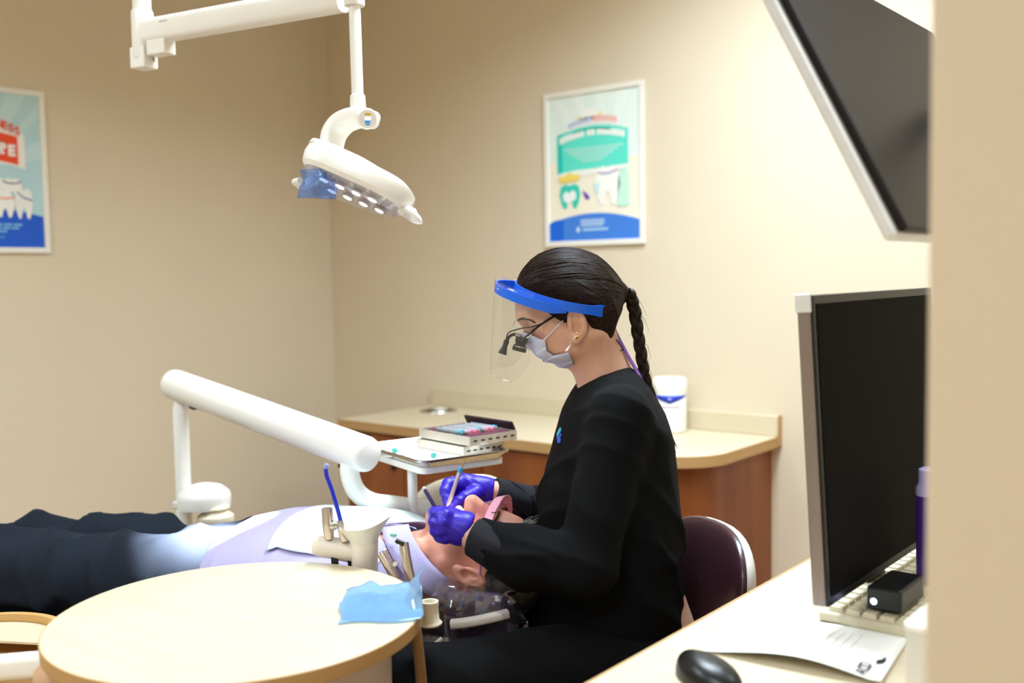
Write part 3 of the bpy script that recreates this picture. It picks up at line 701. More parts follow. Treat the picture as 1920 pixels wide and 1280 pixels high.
# left handle wrapped in blue film, right handle clear
h0 = hc-ea*(La*.86)-en*.012
V, F = sweep(spline([h0+eb*.03, h0-ea*.012-en*.030+eb*.02, h0-ea*.014-en*.038-eb*.012, h0+ea*.006-en*.036-eb*.035], 6), rrect(.012, .018, .005), up0=ea)
mesh('handle', V, F, WHITE2, opl, ang=40)
fv = []; nn = 9
for i in range(nn+1):
    for j in range(nn+1):
        u, v = i/nn, j/nn
        p = W(562+72*u+4*math.sin(5*v), 318+53*v-6*u*(1-v)+(2 if u > .5 else 0), 1.99-.03*math.sin(PI*u)+.012*math.sin(7*u+4*v)); fv.append(p)
ff = [[i*(nn+1)+j, (i+1)*(nn+1)+j, (i+1)*(nn+1)+j+1, i*(nn+1)+j+1] for i in range(nn) for j in range(nn) if not (i > 4 and j < i-4)]
mesh('barrier_film', fv, ff, FILM2, opl, solid=.0006)
h1 = hc+ea*(La*.97)-en*.014
mesh('handle', *lathe([(.010, -.012), (.0125, -.008), (.0125, .018), (.010, .022)], h1, axis=ea+np.array([0, 0, -.1]), n=20), WHITE2, opl)
mesh('handle_film', *lathe([(.0130, .006), (.0125, .02), (.008, .036), (.002, .044)], h1, axis=ea-en*.25, n=14), clear('milky_film', (.97, .97, .97), .06, .3, body='#f4f2ee', bodyfac=.4), opl)
tgt = Vector(W(372, 1028, 2.06))
sd = bpy.data.lights.new('operating_beam', 'SPOT'); sd.energy = 1700; sd.spot_size = math.radians(14.5); sd.spot_blend = .45; sd.shadow_soft_size = .05; sd.color = (.93, .96, 1)
so = bpy.data.objects.new('operating_beam', sd); COL.objects.link(so); sl = Vector(hc-en*.05); so.location = sl
so.rotation_euler = (tgt-sl).to_track_quat('-Z', 'Y').to_euler()

# ------------------------------------------------------------------ delivery arm with instrument tray
dv = thing('delivery_arm', (W(342, 900, 2.6)[0], W(342, 900, 2.6)[1], 0), 'white jointed delivery arm on a post carrying the instrument tray', 'dental arm')
a0, a1 = W(333, 722, 2.6), W(676, 848, 2.15); ad = (a1-a0)/np.linalg.norm(a1-a0); aL = np.linalg.norm(a1-a0)
V, F = lathe([(.028, -.028), (.036, -.022), (.0385, -.008), (.0385, aL+.014), (.036, aL+.024), (.028, aL+.029)], a0, axis=ad, n=36)
mesh('arm_tube', V, F, WHITE, dv, ang=60)
pb = np.array([W(342, 860, 2.6)[0], W(342, 860, 2.6)[1], 0.0]); pt = W(340, 752, 2.6)
mesh('post', *tube([pb+np.array([0, 0, .03]), np.array([pb[0], pb[1], pt[2]-.02]), np.array([pb[0], pb[1], pt[2]]), np.array([pb[0], pb[1], pt[2]+.03])], [.0195, .0195, .015, .015], 22), WHITE, dv)
mesh('post_base', *lathe([(.16, 0), (.16, .012), (.14, .03), (.03, .05), (.02, .06)], pb, n=36), WHITE2, dv)
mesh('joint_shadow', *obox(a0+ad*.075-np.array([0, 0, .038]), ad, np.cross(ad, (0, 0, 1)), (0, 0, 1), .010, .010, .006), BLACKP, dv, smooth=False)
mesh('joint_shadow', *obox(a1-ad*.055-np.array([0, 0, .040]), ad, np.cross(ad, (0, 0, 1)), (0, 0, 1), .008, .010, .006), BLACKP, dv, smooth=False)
for yy in (785, 803):
    q = W(333, yy, 2.582); mesh('screw', *lathe([(.004, 0), (.003, .002)], q, axis=-FH, n=10), STEEL, dv)
el = spline(Wl([(657, 862, 2.16), (656, 888, 2.16), (668, 920, 2.17), (695, 940, 2.19), (735, 946, 2.21), (800, 954, 2.25)]), 8)
mesh('elbow_tube', *tube(el, .0205, 20), WHITE, dv)
hub = W(383, 938, 2.55)
mesh('hub_cap', *lathe([(.05, -.02), (.064, -.016), (.066, .010), (.062, .022), (.045, .036), (.02, .043), (.004, .044)], hub, n=40), WHITE, dv, ang=40)
mesh('hub_arm', *obox(hub-RH*.03+np.array([0, 0, -.008]), RH, FH, (0, 0, 1), .045, .018, .010), WHITE2, dv, smooth=False, bevel=.004)
hb2 = W(404, 960, 2.53)
mesh('hub_bellows', *lathe([(.030, .02), (.036, .012), (.030, .005), (.036, -.002), (.044, -.008), (.046, -.02), (.040, -.034), (.044, -.05), (.044, -.3), (.05, -hb2[2]+.005)], hb2, n=32), CREAM, dv, ang=40)
# tray holder and tray
zt = W(835, 850, 2.22)[2]
N_, Lc, Rc = onz(790, 868, zt), onz(714, 831, zt), onz(958, 846, zt)
e2_ = Rc-N_; w2 = np.linalg.norm(e2_); e2_ /= w2; e1_ = np.cross((0, 0, 1), e2_); e1_ /= np.linalg.norm(e1_); w1 = abs((Lc-N_)@e1_); e1_ = e1_ if (Lc-N_)@e1_ > 0 else -e1_
tc_ = N_+e2_*w2/2+e1_*w1/2
tpx = W(773, 900, 2.215)
mesh('tray_post', *tube([np.array([tpx[0], tpx[1], W(773, 962, 2.215)[2]-.01]), np.array([tpx[0], tpx[1], zt-.022])], .0105, 16), WHITE, dv)
V, F = prism(rrect(w2*.94, w1*.92, .02), e2_, e1_, (0, 0, 1), tc_-np.array([0, 0, .028]), .014)
mesh('tray_holder', V, F, WHITE, dv, ang=30, bevel=.002)
tray = thing('instrument_tray', tc_-np.array([0, 0, .013]), 'shallow steel instrument tray with white liner on the delivery arm', 'tray')
def trayring(levels):
    V, F = [], []
    for (grow, h) in levels:
        for x, y in rrect(w2+grow, w1+grow, .022): V.append(tc_+e2_*x+e1_*y+np.array([0, 0, h]))
    n = len(rrect(1, 1, .1))
    for k in range(len(levels)-1):
        for i in range(n): F.append([k*n+i, k*n+(i+1) % n, (k+1)*n+(i+1) % n, (k+1)*n+i])
    return V, F, n
V, F, n = trayring([(-.022, -.012), (-.012, -.002), (.0, .004), (.006, .003), (.005, .0), (-.008, -.006), (-.02, -.0135)])
F.append([6*n+i for i in range(n)][::-1]); F.append(list(range(n)))
mesh('pan', V, F, STEEL, tray, ang=40)
mesh('liner', *prism(rrect(w2-.035, w1-.035, .012), e2_, e1_, (0, 0, 1), tc_-np.array([0, 0, .0115]), .002), PAPER, tray, ang=30)
# instruments lying on the tray
def rod(c, ang, L, r, z): 
    d = e2_*math.cos(ang)+e1_*math.sin(ang); c = tc_+e2_*c[0]+e1_*c[1]+np.array([0, 0, z]); return c-d*L/2, c+d*L/2
p0, p1 = rod((-.085, -.010), 2.45, .085, .003, -.0065)
ms_ = thing('steel_probe', p0, 'thin steel probe lying on the white tray liner', 'instrument')
mesh('shaft', *tube([p0, p1], .0025, 8), STEEL, ms_); mesh('tip', *tube([p1, p1+(p1-p0)*.15+np.array([0, 0, .003])], [.0018, .0006], 8), STEEL, ms_)
for (cx, cy) in ((-.075, .052), (-.035, -.055)):
    q = tc_+e2_*cx+e1_*cy-np.array([0, 0, .0075])
    mesh('prophy_cup', *lathe([(.006, 0), (.007, .002), (.0065, .008), (.003, .009)], q, n=14), mat('teal_plastic', '#3fa79a', .4, noise=.02), loc=q, label='small teal polishing cup on the tray liner '+('at the back' if cy > 0 else 'near the front edge'), cat='cup', group='teal polishing cups')
# two open instrument cassettes, one on top of the other
def cassette(cu, cv, z, rot, L, Wd, H, label, filled):
    d1 = e2_*math.cos(rot)+e1_*math.sin(rot); d2 = np.cross((0, 0, 1), d1); c = tc_+e2_*cu+e1_*cv+np.array([0, 0, z])
    t = thing('instrument_cassette', c, label, 'cassette', 'steel instrument cassettes on the tray')
    fr = join(obox(c+d1*(L/2)+np.array([0, 0, H/2]), d1, d2, (0, 0, 1), .0012, Wd/2, H/2), obox(c-d1*(L/2)+np.array([0, 0, H/2]), d1, d2, (0, 0, 1), .0012, Wd/2, H/2),
              obox(c+d2*(Wd/2)+np.array([0, 0, H/2]), d1, d2, (0, 0, 1), L/2, .0012, H/2), obox(c-d2*(Wd/2)+np.array([0, 0, H/2]), d1, d2, (0, 0, 1), L/2, .0012, H/2))
    mesh('frame', *fr, mat('cassette_metal', '#cfc6b8', .35, metal=.6, noise=.04) if 'cassette_metal' not in bpy.data.materials else bpy.data.materials['cassette_metal'], t, smooth=False)
    mesh('floor_plate', *obox(c+np.array([0, 0, .001]), d1, d2, (0, 0, 1), L/2-.0015, Wd/2-.0015, .001), STEEL, t, smooth=False)
    for k in range(6):
        for sg in (-1, 1):
            mesh('slot', *obox(c+d1*(-.4+.16*k)*L*1+d2*sg*(Wd/2+.0014)+np.array([0, 0, H*.5]), d1, d2, (0, 0, 1), .005, .0004, .0018), BLACKP, t, smooth=False)
    return t, c, d1, d2
rt_ = math.radians(8)
c1 = cassette(.070, .010, -.0085, rt_, .115, .175, .020, 'lower steel instrument cassette standing on the tray liner', False)
c2 = cassette(.084, -.002, .0150, rt_, .135, .185, .020, 'open steel cassette of instruments, uppermost of the stack on the tray', True)
t, c, d1, d2 = c2
DWINE = mat('wine_silicone', '#5a1f38', .6, noise=.05); ROSE = mat('rose_silicone', '#d37a94', .55, noise=.05)
rail = mesh('silicone_rail', *obox(c-d2*.066+np.array([0, 0, .0125]), d1, d2, (0, 0, 1), .060, .010, .007), DWINE, t, smooth=False, bevel=.002)
mesh('silicone_rail', *obox(c+d2*.066+np.array([0, 0, .0125]), d1, d2, (0, 0, 1), .060, .010, .007), DWINE, t, smooth=False, bevel=.002)
mesh('lid_flap', *obox(c+d1*.066+d2*.0+np.array([0, 0, .028]), d1+np.array([0, 0, .5]), d2, np.array([0, 0, 1])-d1*.5, .003, .085, .012), mat('dark_wine_metal', '#3a2a30', .4, metal=.5, noise=.04), t, smooth=False, bevel=.001)
gm = [mat('handle_blue_grey', '#a9b3c2', .3, metal=.5, noise=.04), mat('handle_light', '#c9ccd2', .3, metal=.6, noise=.04)]
for k in range(7):
    off = -.050+.0165*k
    ti = thing('hand_instrument', c+d1*off+np.array([0, 0, .02]), ['grey', 'pale grey'][k % 2]+' handled dental instrument in the top cassette, number %s from the liner side' % ['one', 'two', 'three', 'four', 'five', 'six', 'seven'][k], 'instrument', 'instruments in the cassette')
    q = c+d1*off+np.array([0, 0, .0225])
    mesh('handle', *tube([q-d2*.045, q-d2*.04, q+d2*.045, q+d2*.05], [.003, .0048, .0048, .003], 10), gm[k % 2], ti)
    mesh('tip', *tube([q-d2*.045, q-d2*.066+np.array([0, 0, .002])], [.0022, .001], 8), STEEL, ti)
    mesh('ring', *lathe([(.0062, -.005), (.0062, .005)], q-d2*(.052 if k % 3 else .038), axis=d2, n=12), (ROSE if k % 3 else mat('teal_ring', '#3aa0b4', .5, noise=.02)), ti)

# ------------------------------------------------------------------ round side table with drum
RT = np.array([-1.269, .899, .80]); RR = .2735
tb = thing('round_table', (RT[0], RT[1], 0), 'round pale maple table on a drum base in the foreground', 'table')
mesh('table_top', *lathe([(RR-.004, -.022), (RR-.001, -.021), (RR-.001, -.001), (RR-.003, 0), (.001, 0)], RT, n=96, caps=False), LAM, tb, ang=40)
mesh('edge_band', *lathe([(RR-.003, -.0225), (RR, -.0215), (RR+.0006, -.0015), (RR-.002, -.0006)], RT, n=96, caps=False), LAM_EDGE, tb, ang=60)
mesh('drum', *lathe([(.225, -.8+.001), (.225, -.03), (.222, -.0225)], RT, n=64), mat('pinkish_white_shell', '#d9c8bd', .5, noise=.02), tb, ang=40)
# crumpled blue barrier film on the table
V, F = [], []; nu, nv = 34, 18
o_ = onz(632, 1170, .802); ue = onz(790, 1162, .802)-o_; ve = onz(650, 1104, .802)-o_
rr2 = np.random.default_rng(5); K = [(rr2.normal(0, 8), rr2.normal(0, 7), rr2.uniform(0, 6)) for _ in range(7)]
for i in range(nu+1):
    for j in range(nv+1):
        u, v = i/nu, j/nv
        h = sum(math.sin(a*u+b*v+c_)**2*(.9-.1*k) for k, (a, b, c_) in enumerate(K))/7
        env = (v**.7)*(1-.3*abs(2*u-1))
        p = o_+ue*(u*1.0+.03*math.sin(9*v))+ve*(v*(.92-.25*(1-u)*.3)+.03*math.sin(7*u))
        z = .0012+.040*h*env*min(1, max(0, (v-.22)*4))+(.030*max(0, u-.82)/.18 if v > .3 else 0)
        V.append([p[0], p[1], .802+z])
F = [[i*(nv+1)+j, (i+1)*(nv+1)+j, (i+1)*(nv+1)+j+1, i*(nv+1)+j+1] for i in range(nu) for j in range(nv)]
mesh('barrier_film', V, F, FILM, solid=.0005, ang=18, label='crumpled pale blue plastic film lying on the round table', cat='film')

# ------------------------------------------------------------------ holder block with rinse funnel, behind the round table
hd = thing('instrument_holder', W(640, 1060, 1.80), 'cream holder block with funnel and suction sockets behind the round table', 'holder')
b0, b1 = W(596, 1021, 1.80), W(690, 1040, 1.80); bd = (b1-b0)/np.linalg.norm(b1-b0); bL = np.linalg.norm(b1-b0)
mesh('crossbar', *lathe([(.013, -.008), (.018, -.004), (.0195, .004), (.0195, bL)], b0, axis=bd, n=28), BEIGE, hd, ang=50)
fc = W(684, 1060, 1.795)
mesh('funnel_neck', *lathe([(.0235, -.05), (.0235, .02), (.0250, .042), (.0245, .043)], fc, n=32), BEIGE, hd, ang=50)
tilt = np.array([0, 0, 1.0])+RH*-.06
V, F = lathe([(.0235, 0), (.026, .006), (.034, .018), (.044, .030), (.047, .033), (.044, .031), (.034, .020), (.02, .012), (.001, .010)], fc+np.array([0, 0, .042]), axis=tilt, n=36, caps=False)
V = np.array(V); dl = (V-fc)@RH; hh = V[:, 2]-fc[2]; V[:, 2] += np.where(hh > .055, np.clip(dl/.045, 0, 1)**2*.014, 0); V += np.outer(np.where(hh > .055, np.clip(dl/.045, 0, 1)**3*.006, 0), RH)
mesh('funnel_bowl', V, F, WHITE2, hd, ang=60)
for (p, q, r0, r1) in (((617, 1006, 1.79), (613, 952, 1.79), .0095, .0095), ((646, 1010, 1.785), (636, 976, 1.785), .008, .0065)):
    A_, B_ = W(*p), W(*q); d_ = B_-A_; L_ = np.linalg.norm(d_)
    so_ = mesh('socket', *lathe([(r0*.8, -.004), (r0, .004), (r1*1.1, L_*.5), (r1, L_), (r1*.7, L_), (r1*.65, L_-.006), (.0005, L_-.006)], A_, axis=d_, n=22, caps=False), BRONZE, hd, ang=50)
    mesh('socket_bore', *lathe([(r1*.62, L_-.0055), (r1*.3, L_-.005)], A_, axis=d_, n=16), BLACKP, so_)
for p in ((628, 1048, 1.79), (659, 1053, 1.79)):
    A_ = W(*p); mesh('bracket_leg', *obox(A_-np.array([0, 0, .004]), RH, FH, (0, 0, 1), .006, .004, .014), BLACKP, hd, smooth=False)
mesh('lever', *lathe([(.006, -.006), (.0085, 0), (.006, .006)], W(626, 985, 1.775), axis=RH, n=14), STEEL, hd)
sv = spline(Wl([(641, 985, 1.785), (633, 955, 1.785), (622, 918, 1.785), (613, 893, 1.785), (611, 880, 1.785), (612, 874, 1.785)]), 6)
se = thing('saliva_ejector', sv[0], 'bent blue saliva ejector tube standing in the holder', 'suction tube')
mesh('tube', *tube(sv, .0037, 12), DKBLUE, se)
mesh('tip_cap', *lathe([(.0045, -.004), (.0048, 0), (.0042, .004), (.002, .005)], sv[-1], axis=sv[-1]-sv[-3], n=14), clear('pale_tip', (.9, .9, 1), .06, .2, body='#c9cdf2', bodyfac=.6), se)
# syringe and suction handpieces at the right of the holder
for nm, P, r, lab in (('suction_handpiece', [(716, 1036, 1.76), (732, 1066, 1.75), (748, 1100, 1.74)], [.0095, .0085, .0075], 'short nickel suction handpiece leaning beside the funnel'),
                      ('syringe_handpiece', [(757, 1018, 1.745), (763, 1055, 1.735), (776, 1110, 1.725)], [.0085, .0090, .0075], 'tall nickel syringe handpiece at the edge of the round table')):
    Q = spline(Wl(P), 5); t = thing(nm, Q[-1], lab, 'handpiece')
    mesh('body', *tube(Q, np.interp(np.linspace(0, 1, len(Q)), [0, .5, 1], r), 18), BRONZE, t)
    mesh('bore', *lathe([(r[0]*.65, 0), (r[0]*.5, .0015)], Q[0], axis=Q[0]-Q[1], n=16), BLACKP, t)
    if nm == 'syringe_handpiece':
        for k in (0, 1):
            mesh('button', *lathe([(.0042, 0), (.0042, .006), (.003, .008)], W(749+7*k, 1017+3*k, 1.735), axis=-RH*.8+np.array([0, 0, .6]), n=14), BLACKP, t)
    else:
        mesh('valve', *lathe([(.004, -.005), (.004, .005)], W(741, 1056, 1.735), axis=FH, n=12), STEEL, t)
# pivot cup and its hanging hose at the table's right edge
pc = W(806, 1152, 1.66)
t = thing('pivot_cup', pc, 'cream pivot cup on a bracket at the right edge of the round table', 'bracket')
mesh('cup', *lathe([(.019, -.016), (.020, -.013), (.0155, -.008), (.014, .012), (.015, .018), (.0145, .0225), (.011, .0225), (.010, .012), (.0005, .012)], pc, n=28, caps=False), CREAM, t, ang=40)
mesh('bracket', *obox(pc-RH*.020+np.array([0, 0, -.006]), RH, FH, (0, 0, 1), .014, .008, .005), BEIGE, t, smooth=False, bevel=.002)
hp = W(779, 1172, 1.62)
mesh('hanging_strut', *tube([hp+np.array([0, 0, .0]), W(786, 1230, 1.62), W(792, 1300, 1.62), np.array([W(796, 1340, 1.62)[0], W(796, 1340, 1.62)[1], .0])], [.0085, .0085, .0095, .012], 16), mat('tan_strut', '#8f6e48', .5, noise=.05), loc=(hp[0], hp[1], 0), label='tan strut running down under the round table edge to the floor', cat='strut')

# ------------------------------------------------------------------ lower left: side shelf, white arm
q = W(-60, 1262, 1.72)
sh = thing('curved_shelf', (q[0], q[1], 0), 'curved maple shelf with tan rim at the lower left', 'shelf')
n = 48; R0, R1 = .160, .148
V, F = lathe([(R0, 0), (R0, .052), (R1, .052), (R1, .006), (.001, .006)], q, n=64, caps=False)
mesh('rim_shelf', V, F, mat('maple_tan', '#c79a5c', .5, col2='#cfa468', nscale=(20, 20, 3)), sh, ang=40)
mesh('top_insert', *prism([(R1*.985*math.cos(a), R1*.985*math.sin(a)) for a in np.linspace(.2, 2.6, 24)], RH, FH, (0, 0, 1), q+np.array([0, 0, .034]), .004), LAM, sh, ang=30)
mesh('pedestal', *lathe([(.10, -q[2]), (.10, -q[2]+.02), (.045, -q[2]+.04), (.04, 0)], q, n=28), WHITE2, sh, ang=40)
wa0, wa1 = W(-60, 1256, 1.52), W(128, 1240, 1.48)
ar = thing('swing_arm', (wa1[0], wa1[1], 0), 'white swing arm reaching under the round table at the lower left', 'arm')
V, F = sweep([wa0-(wa1-wa0)*.4, wa0, wa1], rrect(.03, .036, .010), up0=(0, 0, 1)); mesh('bar', V, F, WHITE, ar, ang=40)
mesh('hub', *lathe([(.030, -.030), (.038, -.026), (.040, -.010), (.038, .004), (.030, .012), (.006, .014)], W(118, 1258, 1.44), n=32), mat('tan_plastic', '#c29a74', .5, noise=.04), ar, ang=40)
mesh('column', *tube([W(118, 1258, 1.44)-np.array([0, 0, .028]), np.array([W(118, 1258, 1.44)[0], W(118, 1258, 1.44)[1], .0])], .022, 18), WHITE2, ar)

# ------------------------------------------------------------------ stools
def stool(nm, label, seat, zs, back, nrm, rb, hb, shell, pad, flip):
    t = thing(nm, (seat[0], seat[1], 0), label, 'stool', 'operator stools')
    s3 = np.array([seat[0], seat[1], 0.0])
    mesh('seat', *lathe([(.14, zs-.055), (.185, zs-.05), (.205, zs-.025), (.195, zs-.004), (.15, zs), (.001, zs-.004)], s3, n=40, caps=False), pad, t, ang=60)
    mesh('column', *tube([s3+np.array([0, 0, .09]), s3+np.array([0, 0, zs-.05])], [.026, .022], 16), STEEL, t)
    bs = mesh('base_hub', *lathe([(.04, .055), (.05, .06), (.04, .10), (.028, .12)], s3, n=20), BLACKP, t)
    for k in range(5):
        a = 2*PI*k/5+.3; d = np.array([math.cos(a), math.sin(a), 0])
        mesh('base_leg', *tube([s3+d*.03+np.array([0, 0, .08]), s3+d*.25+np.array([0, 0, .062])], [.018, .013], 10), STEEL, t)
        mesh('caster', *lathe([(.012, -.011), (.026, -.010), (.027, 0), (.026, .010), (.012, .011)], s3+d*.25+np.array([0, 0, .0272]), axis=np.array([-d[1], d[0], 0]), n=18), BLACKP, t)
    n3 = np.array(nrm)/np.linalg.norm(nrm); tt = np.cross((0, 0, 1), n3); tt /= np.linalg.norm(tt); zz = np.cross(n3, tt)
    def dome(c, th, ra, rb_, bow, sgn, m, nmx):
        V, F = [], []; ni, nj = 12, 40
        for i in range(ni+1):
            r = math.sin(PI/2*i/ni); hgt = math.cos(PI/2*i/ni)**.7*th
            for j in range(nj):
                a = 2*PI*j/nj; x, y = ra*r*math.copysign(abs(math.cos(a))**.8, math.cos(a)), rb_*r*math.copysign(abs(math.sin(a))**.85, math.sin(a))
                V.append(c+tt*x+zz*y+n3*(sgn*hgt+bow*(x/ra)**2*0.03))
        for i in range(ni):
            for j in range(nj): F.append([i*nj+j, i*nj+(j+1) % nj, (i+1)*nj+(j+1) % nj, (i+1)*nj+j])
        F.append([ni*nj+j for j in range(nj)])
        return mesh(nmx, V, F, m, t, ang=50)
    dome(np.array(back), .030, rb, hb, 1, 1, pad, 'back_pad'); dome(np.array(back)-n3*.001, .045, rb, hb, 1, -1, shell, 'back_shell')
    b3 = np.array(back)-n3*.05
    mesh('back_support', *tube(spline([b3, b3-n3*.03+np.array([0, 0, -.12]), np.array([b3[0], b3[1], zs-.07]), s3+(b3-s3)*np.array([.4, .4, 0])+np.array([0, 0, zs-.06])], 6), .012, 12), STEEL, t)
    return t
bk = W(1333, 1085, 2.03)
stool('operator_stool', 'operator stool with maroon oval backrest behind the seated dental worker', toW(Lp(1205, 1280, 1.96)), .535, bk, -RH*.93-FH*.36+np.array([0, 0, .10]), .165, .118, WHITE2, MAROON, False)
bk2 = W(872, 972, 2.5)
stool('assistant_stool', 'empty stool with cream oval backrest in front of the cherry cabinet', bk2+FH*.0-RH*.18, .50, bk2, FH*.9-RH*.43, .14, .108, CREAM, PLUM, False)
# ================================================================== people
def head_sdf(f, g, s, jawk=1.0):
    """head in its own frame: f forward, g up, s sideways, origin between the ears (metres)"""
    s = np.abs(s); P = (f, np.where(g < 0, g/jawk, g), s)
    d = ell(P, (-.002, .046, 0), (.097, .076, .074))
    d = smin(d, ell(P, (.042, -.018, 0), (.056, .082, .058)), .03)
    d = smin(d, rc(P, (.076, -.086, 0), (.012, -.058, .050), .019, .018), .022)
    d = smin(d, rc(P, (.084, -.092, 0), (.082, -.092, .008), .017, .015), .018)
    d = smin(d, rc(P, (.062, -.006, .040), (.05, -.03, .046), .024, .020), .02)
    d = smin(d, rc(P, (.088, .036, .0), (.074, .036, .042), .013, .011), .014)
    d = smax(d, -ell(P, (.100, .016, .032), (.020, .012, .017)), .014)
    d = smin(d, ell(P, (.076, .015, .032), (.0135, .0125, .0145)), .006)
    d = smin(d, rc(P, (.090, .022, 0), (.114, -.016, 0), .0075, .0105), .010)
    d = smin(d, rc(P, (.106, -.020, .009), (.100, -.020, .012), .0078, .0075), .007)
    d = smin(d, ell(P, (.094, -.046, 0), (.012, .0065, .023)), .008)
    d = smin(d, ell(P, (.092, -.060, 0), (.012, .0070, .020)), .008)
    return d
def ear_sdf(f, g, s):
    """ear in its own frame centred on the ear hole, s outwards"""
    d = ell((f, g, s), (-.004, .004, .004), (.0185, .031, .0085))
    d = smin(d, ell((f, g, s), (.003, -.024, .004), (.009, .010, .006)), .006)
    d = smax(d, -ell((f, g, s), (-.0035, .009, .0125), (.0115, .019, .0085)), .004)
    d = smax(d, -ell((f, g, s), (.001, -.004, .010), (.0085, .010, .010)), .004)
    d = smin(d, rc((f, g, s), (-.010, .002, .006), (-.004, .018, .006), .0032, .0028), .004)
    d = smin(d, ell((f, g, s), (.010, -.001, .005), (.004, .006, .005)), .003)
    return d

# ------------------------------------------------------------------ seated dental worker
D0 = 1.95
hipL = Lp(1200, 1200, D0); hipW = toW(hipL)
nurse = thing('person', (hipW[0], hipW[1], 0), 'seated person in black scrubs with blue face shield, mask and violet gloves', 'person')
TH = math.radians(23); T0 = Lp(1074, 590, D0)
fN, gN = np.array([-math.cos(TH), 0, -math.sin(TH)]), np.array([-math.sin(TH), 0, math.cos(TH)])
def nh(P):
    x, y, z = P[0]-T0[0], P[1]-T0[1], P[2]-T0[2]
    return x*fN[0]+z*fN[2], x*gN[0]+z*gN[2], -y
EARN = Lp(1079, 611, 1.878)
def nurse_head(P):
    f, g, s = nh(P); d = smin(head_sdf(f+.42*np.maximum(0, .03-g), g, s, .80), rc((f, g, np.abs(s)), (.034, -.022, .040), (.000, -.040, .046), .024, .022), .02); d = smin(d, rc((f, g, np.abs(s)), (.062, -.034, .034), (.03, -.052, .044), .021, .021), .02); return d
nk0, nk1 = Lp(1090, 612, D0), Lp(1140, 735, D0)
def nurse_skin(P):
    d = nurse_head(P)
    d = smin(d, rc(P, nk0, nk1, mp(40, D0), mp(50, D0)), .035)
    d = smin(d, rc(P, Lp(1104, 590, D0), Lp(1148, 730, D0), mp(32, D0), mp(43, D0)), .035)
    for sg in (1, -1):
        x, y, z = P[0]-EARN[0], (P[1]-D0_b)*sg-(EARN[1]-D0_b), P[2]-EARN[2]
        ca, sa = math.cos(math.radians(12)), math.sin(math.radians(12))
        f = -x*ca-z*sa; g = -x*sa+z*ca
        d = smin(d, ear_sdf(f, g, -y), .005)
    return d
D0_b = T0[1]
nh_arm = [Lp(1165, 778, 1.80), Lp(1098, 1060, 1.752), Lp(985, 1047, 1.765), Lp(893, 1008, 1.795)]
fr_arm = [Lp(1120, 790, 2.095), Lp(1080, 985, 2.155), Lp(1010, 952, 2.12), Lp(928, 922, 2.072)]
def blockbox(pts, pad): 
    p = np.array(pts); return p.min(0)-pad, p.max(0)+pad
lo, hi = Lp(950, 760, D0), Lp(1200, 450, D0)
V1, F1 = snet(nurse_skin, (Lp(945, 600, D0)[0], D0_b-.105, Lp(1000, 745, D0)[2]), (Lp(1215, 600, D0)[0], D0_b+.105, Lp(1000, 470, D0)[2]), .0021)
V1 = lap(V1, F1, 2)
def nurse_under(P):
    d = rc(P, Lp(1150, 840, D0), Lp(1150, 1000, D0), .08, .09)
    d = smin(d, rc(P, Lp(1150, 1000, D0), hipL, .09, .11), .05)
    for arm, rr_ in ((nh_arm, (36, 33, 28, 24)), (fr_arm, (36, 33, 26, 19))):
        for k in range(3): d = smin(d, rc(P, arm[k], arm[k+1], mp(rr_[k], D0), mp(rr_[k+1], D0)), .01)
    d = smin(d, rc(P, nh_arm[3], Lp(868, 995, 1.80), mp(25, 1.8), mp(23, 1.8)), .01)
    d = smin(d, rc(P, fr_arm[3], Lp(912, 918, 2.07), mp(19, 2.07), mp(19, 2.07)), .01)
    return d
lo_, hi_ = blockbox([Lp(1140, 770, D0), hipL]+nh_arm+fr_arm+[Lp(868, 995, 1.8)], .13)
V2, F2 = snet(nurse_under, lo_, hi_, .007); V2 = lap(V2, F2, 1)
mesh('body', toW(np.concatenate([V1, V2])), np.concatenate([F1, F2+len(V1)]), SKIN, nurse, ang=0)

